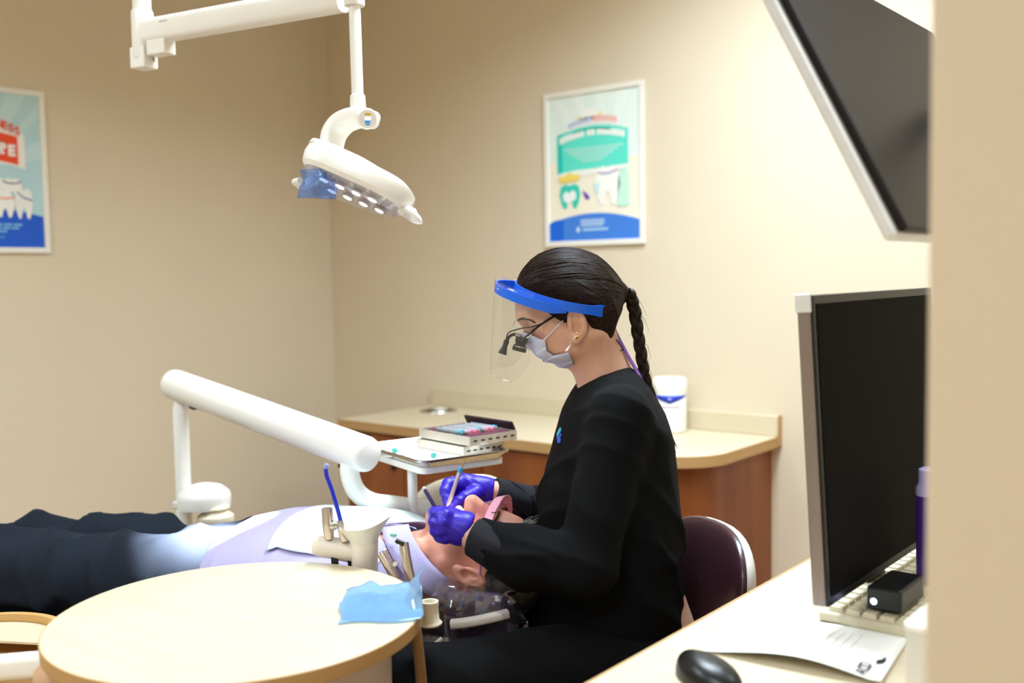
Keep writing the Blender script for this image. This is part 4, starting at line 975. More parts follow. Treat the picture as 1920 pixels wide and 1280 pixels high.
# jacket
rows = np.array([(686, 1120, 1180, .055), (700, 1100, 1196, .10), (725, 1084, 1214, .150), (770, 1061, 1237, .182), (820, 1042, 1255, .190), (880, 1024, 1267, .186),
                 (940, 1012, 1273, .182), (1000, 1006, 1278, .182), (1028, 1006, 1283, .186), (1046, 1007, 1272, .188), (1080, 1004, 1276, .196), (1130, 998, 1280, .205), (1180, 990, 1275, .208), (1220, 990, 1266, .205)])
rz = np.array([Lp(1150, r[0], D0)[2] for r in rows]); rf = np.array([Lp(r[1], r[0], D0)[0] for r in rows]); rb = np.array([Lp(r[2], r[0], D0)[0] for r in rows])
od = np.argsort(rz)
def jacket(P):
    z = P[2]
    xf = np.interp(z, rz[od], rf[od]); xb = np.interp(z, rz[od], rb[od]); hw = np.interp(z, rz[od], rows[od, 3])
    cx, ra = (xf+xb)/2, (xb-xf)/2
    k = (np.abs((P[0]-cx)/ra)**2.3+np.abs((P[1]-D0_b)/hw)**2.3)**(1/2.3)
    d = (k-1)*np.minimum(ra, hw)
    d = np.maximum(d, np.maximum(z-rz.max(), rz.min()-z))
    d = smax(d, plane(P, Lp(1175, 680, D0), (Lp(1090, 718, D0)-Lp(1175, 680, D0))[[2, 1, 0]]*np.array([1, 0, -1])*-1 if False else np.array([-(Lp(1090, 718, D0)-Lp(1175, 680, D0))[2], 0, (Lp(1090, 718, D0)-Lp(1175, 680, D0))[0]])*-1), .008)
    # sleeves
    a = rc(P, nh_arm[0], nh_arm[1], mp(57, 1.8), mp(57, 1.76))
    a = smin(a, rc(P, nh_arm[1], nh_arm[2], mp(57, 1.76), mp(52, 1.77)), .02)
    fo = rc(P, nh_arm[2], nh_arm[3], mp(53, 1.77), mp(35, 1.795)); a = smin(a, fo, .03)
    # folds gathered at the elbow and along the upper arm
    el = np.sqrt((P[0]-nh_arm[2][0]+.03)**2+(P[1]-nh_arm[2][1])**2+(P[2]-nh_arm[2][2]-.03)**2)
    a = a-ridge(P, (34, 20, 46), .007, (30, 10, -25), .4)*np.exp(-(el/.10)**2)-ridge(P, (16, 10, 40), .0035, (9, 22, 14), 1.1)
    a = smax(a, plane(P, Lp(888, 1006, 1.795), nh_arm[3]-nh_arm[2]), .004)
    b = rc(P, fr_arm[0], fr_arm[1], mp(56, 2.1), mp(50, 2.15)); b = smin(b, rc(P, fr_arm[1], fr_arm[2], mp(48, 2.15), mp(38, 2.12)), .02)
    b = smin(b, rc(P, fr_arm[2], fr_arm[3], mp(36, 2.12), mp(25, 2.07)), .02); b = b-ridge(P, (30, 14, 40), .004, (20, 10, 16), 2.)
    b = smax(b, plane(P, Lp(926, 921, 2.072), fr_arm[3]-fr_arm[2]), .004)
    d = d-ridge(P, (7, 9, 21), .006, (8, 12, 9), .2)-ridge(P, (26, 5, 9), .004, (7, 9, 12), 2.2)
    d = smin(d, a, .022); d = smin(d, b, .022)
    hem = plane(P, Lp(1010, 1192, D0), (-.18, 0, -1.0)); d = smax(d, hem, .006)
    return d
pts = [Lp(985, 700, 1.8), Lp(1290, 1230, D0)]+nh_arm+fr_arm
lo_, hi_ = blockbox(pts, .075); hi_[2] = Lp(1150, 672, D0)[2]+.01
sdf('scrub_jacket', jacket, lo_, hi_, .0042, SCRUB, nurse, 2)
# charcoal cuffs of the undershirt sleeves
CUFF = mat('charcoal_knit', '#232228', .85, noise=.10, nscale=(20, 20, 20), bump=.3, bscale=500, spec=.2)
def cuff_fn(A, B, r1, r2, t0):
    def fn(P):
        d = rc(P, A, B, r1+.0022, r2+.0022)-ridge(P, (34, 20, 40), .0025, (24, 12, 18), .6)
        d = smax(d, plane(P, B, B-A)+.000, .003); return smax(d, -plane(P, A+(B-A)*t0, B-A), .003)
    return fn
cA, cB = nh_arm[2], Lp(886, 1005, 1.795)
lo_, hi_ = blockbox([cA, cB], .07); sdf('cuff', cuff_fn(cA, cB, mp(53, 1.77), mp(34, 1.795), .30), lo_, hi_, .003, CUFF, nurse, 2)
cA, cB = fr_arm[2], Lp(924, 921, 2.072)
lo_, hi_ = blockbox([cA, cB], .06); sdf('cuff', cuff_fn(cA, cB, mp(36, 2.12), mp(25, 2.07), .12), lo_, hi_, .003, CUFF, nurse, 2)
# trousers
kn_n, kn_f = Lp(772, 1292, 1.70), Lp(800, 1236, 2.16)
def trous(P):
    d = ell(P, Lp(1185, 1225, D0), (.125, .185, .095))
    for K, hp_, sg in ((kn_n, Lp(1170, 1247, 1.845), -1), (kn_f, Lp(1170, 1225, 2.06), 1)):
        d = smin(d, rc(P, hp_, K, .088, .068), .04)
        an = np.array([K[0]+.06, K[1]+.02*sg, .10]); d = smin(d, rc(P, K, an, .068, .048), .03)
    d = d-ridge(P, (20, 12, 26), .004, (9, 12, 7), .7)
    return smax(d, .085-P[2], .005)
lo_, hi_ = blockbox([kn_n, kn_f, Lp(1290, 1230, D0), Lp(1185, 1225, D0)+np.array([0, .19, .05]), Lp(1185, 1225, D0)-np.array([0, .19, .0])], .09); lo_[2] = .07
sdf('trousers', trous, lo_, hi_, .0075, PANTB, nurse, 2)
for K, sg in ((kn_n, -1), (kn_f, 1)):
    an = np.array([K[0]+.06, K[1]+.02*sg, .0])
    def shoe(P, an=an): return smax(smin(ell(P, an+np.array([-.05, 0, .035]), (.125, .046, .04)), rc(P, an+np.array([.03, 0, .04]), an+np.array([.02, 0, .10]), .042, .04), .03), .002-P[2], .004)
    sdf('shoe', shoe, an+np.array([-.2, -.07, -.01]), an+np.array([.1, .07, .15]), .006, BLACKP, nurse, 1)
# chest emblem
def near_surface(px, py, fn, d0, d1):
    ds = np.linspace(d0, d1, 400); q = np.array([Lp(px, py, d) for d in ds]); v = fn((q[:, 0], q[:, 1], q[:, 2])); i = np.argmax(v < 0); return ds[i]-.003
def patch(nm, poly, fn, d0, d1, m, parent, th=.0015):
    V = []; 
    dd = min(near_surface(x, y, fn, d0, d1) for x, y in poly)
    for x, y in poly: V.append(W(x, y, near_surface(x, y, fn, d0, d1)))
    return mesh(nm, V, [list(range(len(V)))], m, parent, smooth=False, solid=th)
patch('emblem_flame', [(1050.5, 801), (1052, 803), (1051, 809), (1047.5, 815), (1044.5, 818), (1044.5, 813), (1047, 807)], jacket, 1.7, 2.0, mat('emblem_cyan', '#2fc0e8', .5, noise=.02), nurse)
patch('emblem_swirl', [(1052, 812), (1053, 814), (1050.5, 820), (1051.5, 826), (1049, 831), (1045.5, 829), (1045, 824), (1044.5, 819), (1048, 817)], jacket, 1.7, 2.0, mat('emblem_blue', '#1f5fe0', .5, noise=.02), nurse)

# gloved hands
def hand(segs, palm, kk=.008):
    def fn(P):
        d = None
        for (a, b, r1, r2) in palm:
            e = rc(P, Lp(*a), Lp(*b), mp(r1, a[2]), mp(r2, b[2])); d = e if d is None else smin(d, e, .014)
        for ch in segs:
            c = None
            for (a, b) in zip(ch[:-1], ch[1:]):
                e = rc(P, Lp(*a[:3]), Lp(*b[:3]), mp(a[3], a[2]), mp(b[3], b[2])); c = e if c is None else smin(c, e, .004)
            d = smin(d, c, .0045)
        return d-ridge(P, (90, 60, 110), .0012, (60, 80, 50), .3)
    return fn
near_palm = [((870, 988, 1.803), (842, 976, 1.800), 24, 20), ((870, 996, 1.803), (838, 997, 1.800), 23, 21), ((876, 985, 1.803), (872, 1002, 1.803), 23, 21), ((862, 975, 1.815), (838, 968, 1.815), 15, 14)]
near_f = [[(836, 966, 1.792, 13), (818, 962, 1.800, 11.5), (813, 961, 1.828, 10.5), (822, 959, 1.850, 9)],
          [(830, 980, 1.786, 13), (815, 979, 1.796, 11.5), (813, 976, 1.826, 10.5), (824, 972, 1.846, 9.5)],
          [(830, 994, 1.786, 12.5), (817, 994, 1.796, 11), (816, 990, 1.824, 10), (827, 986, 1.842, 9)],
          [(836, 1008, 1.790, 11.5), (824, 1006, 1.800, 10), (824, 1002, 1.824, 9), (834, 998, 1.838, 8.5)],
          [(866, 972, 1.825, 14), (844, 962, 1.842, 12.5), (824, 960, 1.848, 11), (812, 962, 1.846, 9.5)]]
gl = hand(near_f, near_palm)
def gl_cut(P): return smax(gl(P), plane(P, Lp(881, 990, 1.80), Lp(905, 1002, 1.80)-Lp(880, 990, 1.80)), .002)
lo_, hi_ = blockbox([Lp(800, 940, 1.78), Lp(905, 1030, 1.86), Lp(880, 940, 1.86)], .02)
sdf('glove', gl_cut, lo_, hi_, .0019, GLOVE, nurse, 2)
V, F = sweep([Lp(878, 989, 1.80), Lp(882, 991, 1.80)], circ(24), scale=[mp(24, 1.8), mp(25, 1.8)])
far_palm = [((922, 919, 2.072), (868, 910, 2.06), 22, 21), ((915, 922, 2.072), (870, 925, 2.066), 20, 19), ((905, 912, 2.065), (864, 905, 2.055), 16, 14)]
far_f = [[(864, 905, 2.048, 13.5), (840, 908, 2.032, 11.5), (835, 920, 2.018, 11), (840, 948, 2.000, 9)],
         [(862, 918, 2.060, 13), (842, 924, 2.048, 11.5), (840, 936, 2.034, 10.5), (848, 958, 2.012, 9)],
         [(866, 930, 2.072, 12.5), (850, 940, 2.064, 11), (852, 952, 2.050, 10), (862, 962, 2.030, 8.5)],
         [(876, 938, 2.084, 11), (866, 952, 2.078, 9.5), (872, 960, 2.064, 8.5), (880, 962, 2.050, 8)],
         [(892, 924, 2.040, 15), (872, 934, 2.016, 13), (858, 942, 2.004, 11.5), (846, 950, 1.996, 9.5)]]
gf = hand(far_f, far_palm)
def gf_cut(P): return smax(smin(gf(P), rc(P, Lp(921, 904, 2.072), Lp(923, 938, 2.072), .004, .004), .004) if False else gf(P), plane(P, Lp(926, 920, 2.072), Lp(950, 922, 2.072)-Lp(926, 920, 2.072)), .002)
lo_, hi_ = blockbox([Lp(825, 880, 1.99), Lp(930, 970, 2.1)], .025)
sdf('glove', gf_cut, lo_, hi_, .0019, GLOVE, nurse, 2)

# hair: smooth cap, strands combed to the tie, and a braid
hc_ = Lp(1061, 547, D0)
HC_R = (mp(95, D0), .083, mp(82, D0))
hairpoly_px = [(960, 552), (975, 548), (990, 560), (1008, 578), (1020, 598), (1033, 613), (1047, 622), (1058, 612), (1063, 598), (1078, 592), (1098, 598), (1106, 618), (1110, 632), (1122, 641), (1143, 634), (1153, 606), (1168, 570), (1185, 548), (1160, 440), (940, 440)]
hp2 = np.array([Lp(x, y, D0)[[0, 2]] for x, y in hairpoly_px])
tie = Lp(1163, 547, D0)
def hair(P):
    d = ell(P, hc_, HC_R)
    d = smin(d, ell(P, Lp(1095, 575, D0), (mp(62, D0), .079, mp(62, D0))), .03)
    d = smin(d, rc(P, Lp(1115, 545, D0), tie, mp(44, D0), mp(13, D0)), .035)
    d = smin(d, rc(P, Lp(1116, 600, D0), Lp(1120, 640, D0), .056, .050), .03)
    f, g, s = nh(P); d = np.minimum(d, 1)
    q = poly2(P[0], P[2], hp2); d = smax(d, q, .006)
    # keep the cap outside the face
    return d-ridge(P, (20, 130, 30), .0012, (10, 20, 14), .5)
lo_, hi_ = np.array([Lp(955, 600, D0)[0], D0_b-.10, Lp(1000, 665, D0)[2]]), np.array([Lp(1190, 600, D0)[0], D0_b+.10, Lp(1000, 452, D0)[2]])
ho = sdf('hair', hair, lo_, hi_, .0026, HAIR, nurse, 2)
# combed strands
SV, SF, nS = [], [], 0
r3 = np.random.default_rng(11)
cE = np.array(hc_); RE = np.array(HC_R)
endd = (tie-cE)/RE; endd /= np.linalg.norm(endd)
for k in range(420):
    s = r3.uniform(-1, 1); 
    tt_ = r3.uniform(0, 1)
    # start on the hairline: forehead centre to temple to above the ear
    u = abs(s); px = 966+ (1075-966)*u**1.3; py = 546+(598-546)*u**1.6
    st = Lp(px, py, D0)-cE; st = st/RE; st[1] = 0; hh = min(.999, math.hypot(st[0], st[2])); 
    st[1] = math.copysign(math.sqrt(max(1e-4, 1-hh*hh)), s) if u > .02 else 0.0; st /= np.linalg.norm(st)
    if tt_ > .45:   # strands starting higher on the crown
        mid = np.array([r3.uniform(-.9, .3), s*.9, r3.uniform(.2, 1)]); st = mid/np.linalg.norm(mid)
    om = math.acos(np.clip(st@endd, -1, 1)); ph = r3.uniform(0, 6); path = []
    for t in np.linspace(0, 1, 16):
        q = (math.sin((1-t)*om)*st+math.sin(t*om)*endd)/math.sin(om)
        up = np.array([0, 0, 1.0])*.20*math.sin(PI*t)*(1-abs(s)*.5); q = q+up; q /= np.linalg.norm(q)
        rr = 1.004+.008*math.sin(PI*t)+.003*math.sin(5*t+ph); path.append(cE+q*RE*rr)
    path = np.array(path)
    fnv = hair((path[:, 0], path[:, 1], path[:, 2]))
    # keep them just on the cap
    nrm = (path-cE)/RE**2; nrm /= np.linalg.norm(nrm, axis=1)[:, None]; path = path-nrm*np.clip(fnv-.0004, -.02, .02)[:, None]
    v, f = tube(path, np.interp(np.linspace(0, 1, 16), [0, .1, .9, 1], [.0004, .0012, .0012, .0006]), 5)
    SV.append(v); SF += [[i+nS for i in q] for q in f]; nS += len(v)
mesh('strands', toW(np.concatenate(SV)), SF, HAIR, ho, kind='stuff')
guide = spline(np.array([Lp(1164, 548, D0), Lp(1180, 553, D0), Lp(1189, 580, D0), Lp(1196, 625, D0-.005), Lp(1203, 670, D0-.01), Lp(1211, 715, D0-.015), Lp(1225, 755, D0-.01), Lp(1240, 790, D0-.005)]), 10)
T_, N_2, B_2 = frames(guide, up0=(0, 1, 0))
br = None
for k in range(3):
    ph = 2*PI*k/3; pth = []
    for i in range(len(guide)):
        t = i/len(guide)*2*PI*4.2; w = mp(7.0, D0)*(1-.3*i/len(guide))
        pth.append(guide[i]+B_2[i]*math.sin(t+ph)*w*.85+N_2[i]*math.sin(2*(t+ph))*w*.5)
    rr_ = np.interp(np.linspace(0, 1, len(pth)), [0, .1, .8, 1], [.0078, .0080, .0066, .0055])
    o = mesh('braid_strand', toW(tube(np.array(pth), rr_, 10)[0]), tube(np.array(pth), rr_, 10)[1], HAIR, ho)
tail = spline(np.array([guide[-1], Lp(1248, 815, D0-.01), Lp(1256, 845, D0-.02), Lp(1262, 872, D0-.02)]), 6)
SV, SF, nS = [], [], 0
for k in range(60):
    off = np.array([r3.normal(0, .006), r3.normal(0, .008), r3.normal(0, .004)]); g = np.linspace(0, 1, len(tail))[:, None]
    L_ = r3.uniform(.6, 1.0); m_i = max(4, int(len(tail)*L_)); pt_ = (tail+off*(g*1.5+.3))[:m_i]
    v, f = tube(pt_, np.linspace(.0022, .0004, m_i), 5); SV.append(v); SF += [[i+nS for i in q] for q in f]; nS += len(v)
for k in range(26):   # loose flyaway hairs
    i = r3.integers(4, len(guide)-6); p0 = guide[i]; d_ = np.array([r3.normal(0, .02), r3.normal(0, .01), -.04])
    v, f = tube(np.array([p0, p0+d_*.4+B_2[i]*.008, p0+d_]), [.0005, .0004, .0002], 4); SV.append(v); SF += [[j+nS for j in q] for q in f]; nS += len(v)
mesh('braid_tail', toW(np.concatenate(SV)), SF, HAIR, ho, kind='stuff')
mesh('hair_tie', toW(lathe([(.009, -.006), (.0135, -.003), (.0135, .003), (.009, .006)], tie+np.array([.002, 0, .001]), axis=(1, 0, -.1), n=20)[0]), lathe([(.009, -.006), (.0135, -.003), (.0135, .003), (.009, .006)], tie, axis=(1, 0, -.1), n=20)[1], mat('maroon_elastic', '#4a1820', .7, noise=.05), nurse)
tq = Lp(1234, 779, D0-.02)
mesh('braid_clasp', toW(tube(np.array([tq-np.array([.006, 0, .002]), tq+np.array([.004, 0, .004])]), .002, 8)[0]), tube(np.array([tq-np.array([.006, 0, .002]), tq+np.array([.004, 0, .004])]), .002, 8)[1], SILVER, ho)
# eyebrow and lashes
def onskin(px, py, off=.0006, fn=nurse_skin, d0=1.80, d1=2.0): return W(px, py, near_surface(px, py, fn, d0, d1)+.003-off)
def skin_ribbon(nm, pts, r, m, parent, fn=nurse_skin, d0=1.8, d1=2.0):
    P = spline(np.array([onskin(x, y, fn=fn, d0=d0, d1=d1) for x, y in pts]), 5); P = P
    return mesh(nm, *tube(P, np.interp(np.linspace(0, 1, len(P)), [0, .3, 1], [r*.6, r, r*.35]), 8), m, parent)
skin_ribbon('eyebrow', [(971, 600), (980, 597), (992, 599), (1004, 605)], .0028, HAIR, nurse)
skin_ribbon('eyelashes', [(983, 619), (990, 623), (998, 622)], .0012, BLACKP, nurse)
# ear studs
for px, py in ((1082, 625), (1081, 632)):
    mesh('earring', *lathe([(.0008, -.0025), (.0028, -.001), (.0028, .001), (.001, .0025)], onskin(px, py), axis=-FH, n=12), mat('gold', '#d8a860', .25, metal=1, noise=.03) if 'gold' not in bpy.data.materials else bpy.data.materials['gold'], nurse)

# mask
mpoly = np.array([Lp(x, y, D0)[[0, 2]] for x, y in [(940, 612), (990, 625), (1021, 635), (1024, 654), (1036, 662), (1063, 655), (1078, 688), (1060, 712), (940, 712)]])
def mask_base(P):
    f, g, s = nh(P); d = nurse_head(P); f = f+.42*np.maximum(0, .03-g)
    d = smin(d, ell((f, g, np.abs(s)), (.068, -.036, 0), (.047, .040, .050)), .03); return d
def maskf(P):
    d = mask_base(P)-.0045
    g = nh(P)[1]; w_ = (g+.012)/.021+.10*np.sin(40*P[1]); d = d-.0034*(w_-np.floor(w_))-.0006*np.sin(160*P[0]+60*P[2])
    x = np.abs(mask_base(P)-.003)-.0022
    d = np.maximum(d, -(mask_base(P)-.0005))
    return smax(d-.0, poly2(P[0], P[2], mpoly), .002)
mk = sdf('face_mask', maskf, (Lp(950, 600, D0)[0], D0_b-.085, Lp(1000, 715, D0)[2]), (Lp(1090, 600, D0)[0], D0_b+.085, Lp(1000, 612, D0)[2]), .0018, MASKM, nurse, 1)
for pts_ in ([(1021, 636), (1038, 619), (1057, 599)], [(1063, 656), (1070, 646), (1077, 633)]):
    P = np.array([onskin(x, y, .002) for x, y in pts_]); q0 = pts_[0]; P[0] = W(q0[0]-2, q0[1]+2, near_surface(q0[0]-4, q0[1]+5, maskf, 1.8, 1.97)+.002)
    mesh('ear_loop', *tube(spline(P, 6), .0013, 8), LOOP, mk)

# face shield: forehead band, standing-off brow bar and clear visor
fs_c = Lp(1058, 561, D0)
tlt = math.radians(13)
eF = np.array([-math.cos(tlt), 0, math.sin(tlt)]); eU = np.array([math.sin(tlt), 0, math.cos(tlt)]); eS = np.array([0, -math.cos(.14), -math.sin(.14)])
def bandstrip(cf, rf_, rs_, a0, a1, hts, n=60, th=.0011, up=0, offs=0, close=True):
    V, F = [], []
    for i in range(n+1):
        u = i/n; a = a0+(a1-a0)*u; h = hts(u); base = fs_c+eF*(cf+rf_*math.cos(a))+eS*(rs_*math.sin(a))+eU*(up+offs*(1-math.cos(a))); out = eF*math.cos(a)*rs_+eS*math.sin(a)*rf_; out /= np.linalg.norm(out)
        for (o_, z_) in ((-th, -h), (th, -h), (th, h), (-th, h)): V.append(base+out*o_+eU*z_)
    for i in range(n):
        for j in range(4): F.append([4*i+j, 4*(i+1)+j, 4*(i+1)+(j+1) % 4, 4*i+(j+1) % 4])
    F += [[3, 2, 1, 0], [4*n, 4*n+1, 4*n+2, 4*n+3]]
    return toW(np.array(V)), F
sh_ = mesh('shield_headband', *bandstrip(-.002, .100, .0985, -2.45, 2.45, lambda u: .0082+.0048*math.exp(-((u-.5)/.20)**2)+.0030*math.exp(-((abs(2*u-1)-.92)/.06)**2)-.006*max(0, (abs(2*u-1)-.975)/.025)**2, offs=.003), BLUE, nurse, ang=30)
mesh('brow_bar', *bandstrip(.020, .114, .1005, -1.75, 1.75, lambda u: .0085*min(1, .15+6*(1-abs(2*u-1))), offs=-.004, up=-.003), BLUE, sh_, ang=30)
for a in (.35, 1.15, -.35, -1.15):
    q = fs_c+eF*(.020+.1155*math.cos(a))+eS*(.095*math.sin(a))+eU*(-.003); nn_ = eF*math.cos(a)+eS*math.sin(a)
    mesh('stud', toW(lathe([(.0026, 0), (.002, .002), (.0008, .0025)], q, axis=nn_, n=10)[0]), lathe([(.0026, 0), (.002, .002), (.0008, .0025)], q, axis=nn_, n=10)[1], mat('stud_blue', '#5aa6ff', .3, noise=.02) if 'stud_blue' not in bpy.data.materials else bpy.data.materials['stud_blue'], sh_)
V, F = [], []; n, m_ = 44, 20
for i in range(n+1):
    u = i/n; a = -1.22+2.44*u
    edge = abs(2*u-1); bot = -.172+.05*max(0, (edge-.62)/.38)**2
    for j in range(m_+1):
        v = j/m_; z = .012+(bot-.012)*v
        V.append(fs_c+eF*(.020+.1162*math.cos(a)+.012*v)+eS*(.0957*math.sin(a)*(1-.10*v))+np.array([0, 0, 1])*(z*.985)+eF*(0))
F = [[i*(m_+1)+j, (i+1)*(m_+1)+j, (i+1)*(m_+1)+j+1, i*(m_+1)+j+1] for i in range(n) for j in range(m_)]
mesh('visor', toW(np.array(V)), F, VISOR, sh_, solid=.0006)
slp = fs_c+eF*(-.002+.100*math.cos(2.34))+eS*(.0998*math.sin(2.34))+eU*(.003*(1-math.cos(2.34)))
mesh('strap_slot', toW(obox(slp+eS*.0012, eF, eS, eU, .0016, .0006, .0048)[0]), BOXF, BLACKP, sh_, smooth=False)

# loupes with head lamp
BLACKL = mat('matte_black', '#070707', .5, noise=.03, spec=.25)
lp = mesh('loupe_frame', *tube(spline(np.array([onskin(1046, 590, .003), onskin(1030, 598, .004), W(1008, 613, 1.872), W(988, 630, 1.88), W(982, 636, 1.90)]), 6), .0019, 8), BLACKL, nurse)
for sgn, dd in ((0, 1.915), (1, 1.985)):
    o_ = 0 if sgn == 0 else -3
    A_, B_ = W(981+o_, 630, dd), W(974+o_, 659, dd); ax_ = B_-A_
    brl = mesh('loupe_barrel', *lathe([(.0075, 0), (.0105, .002), (.0105, .012), (.0085, .0135), (.0085, .0175), (.0115, .019), (.0125, .0285), (.0110, .030), (.009, .0285), (.0005, .0285)], A_, axis=ax_, n=24, caps=False), BLACKL, lp, ang=40)
    mesh('barrel_ring', *lathe([(.0117, .0205), (.0122, .0205), (.0124, .0222), (.0118, .0222)], A_, axis=ax_, n=24), STEEL, brl)
mesh('lens', *tube(spline(np.array([W(966, 601, 1.93), W(963, 612, 1.92), W(968, 626, 1.91), W(984, 634, 1.905), W(996, 628, 1.90)]), 6), .0008, 6), STEEL, lp)
mesh('bridge', *tube(spline(np.array([W(984, 634, 1.90), W(974, 627, 1.92), W(966, 628, 1.94), W(974, 630, 1.98)]), 6), .0026, 10), STEEL, lp)
hlp = spline(np.array([W(974, 628, 1.935), W(962, 627, 1.935), W(954, 632, 1.935), W(950, 640, 1.935)]), 6)
mesh('lamp_arm', *tube(hlp, .003, 10), BLACKL, lp)
A_, B_ = W(951, 636, 1.935), W(941.5, 664, 1.935)
mesh('head_lamp', *lathe([(.003, 0), (.0055, .004), (.0048, .012), (.0052, .016), (.0085, .0285), (.0078, .0295), (.0005, .0275)], A_, axis=B_-A_, n=22, caps=False), BLACKL, lp, ang=40)
mesh('lamp_cable', *tube(spline(np.array([W(949, 640, 1.93), W(953, 624, 1.915), W(975, 616, 1.89), W(1000, 612, 1.875), onskin(1022, 604, .005)]), 6), .0012, 6), BLACKL, lp)
hs = bpy.data.lights.new('head_lamp_beam', 'SPOT'); hs.energy = 30; hs.spot_size = math.radians(13); hs.spot_blend = .6; hs.shadow_soft_size = .006; hs.color = (.95, .97, 1)
hso = bpy.data.objects.new('head_lamp_beam', hs); COL.objects.link(hso); s0 = Vector(W(941, 667, 1.935)); hso.location = s0
hso.rotation_euler = (Vector(W(838, 958, 1.96))-s0).to_track_quat('-Z', 'Y').to_euler()
# lilac retainer strap and cable behind the ear
st = spline(np.array([onskin(1104, 600, .003), onskin(1124, 605, .004), W(1140, 603, 1.90), W(1147, 607, 1.93), W(1160, 634, 1.93), W(1178, 668, 1.925), W(1194, 695, 1.92), W(1204, 716, 1.915)]), 6)
V, F = sweep(st, [(-.0050, -.0010), (.0050, -.0010), (.0050, .0010), (-.0050, .0010)], up0=-FH); mesh('retainer_strap', V, F, PURPLE, lp, ang=40)
mesh('strap_sleeve', *tube([W(1139, 597, 1.925), W(1149, 614, 1.925)], .0046, 10), BLACKL, lp)
mesh('lamp_cable', *tube(spline(np.array([W(1136, 612, 1.93), W(1150, 630, 1.92), W(1166, 650, 1.915), W(1168, 656, 1.915), W(1163, 657, 1.915)]), 6), .0011, 6), BLACKL, lp)

# hand-held instruments
a, b_ = W(864, 878, 1.992), W(840, 948, 1.992)
sc_ = thing('scaler', b_, 'silver dental scaler with blue collar held in the far violet glove', 'instrument')
ds = (b_-a); dl = np.linalg.norm(ds); ds /= dl
mesh('handle', *tube([a, a+ds*.004, b_-ds*.004, b_+ds*.012], [.0028, .0042, .0042, .002], 14), mat('ribbed_silver', '#c9ccd0', .3, metal=.7, noise=.08, nscale=(400, 400, 400)), sc_)
mesh('collar', *lathe([(.0044, -.002), (.0046, .0), (.0046, .006), (.0044, .008)], a, axis=ds, n=16), mat('sky_blue_ring', '#2aa3d8', .4, noise=.02), sc_)
mesh('tip', *tube(spline(np.array([a, W(868, 870, 1.992), W(870, 866, 1.992), W(872.5, 858, 1.992)]), 5), np.interp(np.linspace(0, 1, 16), [0, 1], [.0022, .0006]), 8), mat('brass_shank', '#c9a469', .3, metal=.9, noise=.03), sc_)
a, b_ = W(796, 917, 1.845), W(826, 968, 1.838)
mi = thing('mouth_mirror', b_, 'dark violet mirror handle held in the near violet glove', 'instrument')
mesh('handle', *tube([a, a+(b_-a)*.08, b_], [.0030, .0040, .0040], 14), mat('dark_violet_handle', '#2e2658', .3, noise=.05, coat=.2), mi)
mesh('end_cap', *lathe([(.0034, 0), (.0036, .003), (.002, .005)], a, axis=a-b_, n=14), SILVER, mi)

# ------------------------------------------------------------------ reclining patient
PSI = math.radians(16)
Hd = np.array([math.cos(PSI), -math.sin(PSI), 0]); Sd = np.array([-math.sin(PSI), -math.cos(PSI), 0]); Ud = np.array([0, 0, 1.0])
EARP = Lp(880, 1073, 1.886); TP = EARP-Sd*.074
def Q(h, s, u): return TP+Hd*h+Sd*s+Ud*u
def pq(P):
    x, y, z = P[0]-TP[0], P[1]-TP[1], P[2]-TP[2]
    return x*Hd[0]+y*Hd[1], x*Sd[0]+y*Sd[1], z
pat = thing('person', toW(Q(-.5, 0, -TP[2])), 'reclining person in lavender shirt and navy trousers with pink safety glasses', 'person')
def pat_skin(P):
    h, s, u = pq(P); d = head_sdf(u, h, s, 1.0)
    d = smin(d, rc((h, s, u), (-.04, 0, -.015), (-.15, 0, -.035), .060, .064), .03)
    d = smin(d, rc((h, s, u), (-.07, 0, .02), (-.13, 0, .005), .035, .045), .03)
    d = smin(d, rc((h, np.abs(s), u), (.012, 0, .098), (-.016, 0, .114), .009, .0145), .010)
    d = smin(d, rc((h, np.abs(s), u), (-.018, .013, .103), (-.016, .016, .098), .0095, .009), .006)
    for sg in (1, -1):
        d = smin(d, ear_sdf(u*.97+h*.24+.004, h*.97-u*.24, s*sg-.070), .005)
    return d
lo_, hi_ = blockbox([Q(-.2, -.10, -.12), Q(.14, .10, .14), Q(.14, -.1, 0), Q(-.2, .1, 0)], .01)
V1, F1 = snet(pat_skin, lo_, hi_, .0021); V1 = lap(V1, F1, 2)
def pat_under(P):
    h, s, u = pq(P); R3 = (h, s, u)
    d = rc(R3, (-.2, 0, -.04), (-.48, 0, -.05), .08, .07)
    for sg in (1, -1):
        d = smin(d, rc(R3, (-.56, .1*sg, -.07), (-1.1, .11*sg, -.07), .055, .045), .03); d = smin(d, rc(R3, (-1.1, .11*sg, -.07), (-1.5, .1*sg, -.12), .045, .035), .03)
        d = smin(d, rc(R3, (-.21, .17*sg, -.05), (-.48, .24*sg, -.10), .04, .035), .03); d = smin(d, rc(R3, (-.48, .24*sg, -.1), (-.62, .25*sg, -.10), .035, .026), .03)
        d = smin(d, rc(R3, (-.62, .25*sg, -.10), (-.70, .24*sg, -.10), .028, .022), .02)
    return d
lo_, hi_ = blockbox([Q(-1.55, -.3, -.15), Q(-.15, .3, .1), Q(-.15, -.3, .1), Q(-1.55, .3, .1)], .05)
V2, F2 = snet(pat_under, lo_, hi_, .010)
mesh('body', toW(np.concatenate([V1, V2])), np.concatenate([F1, F2+len(V1)]), SKIN2, pat, ang=0)
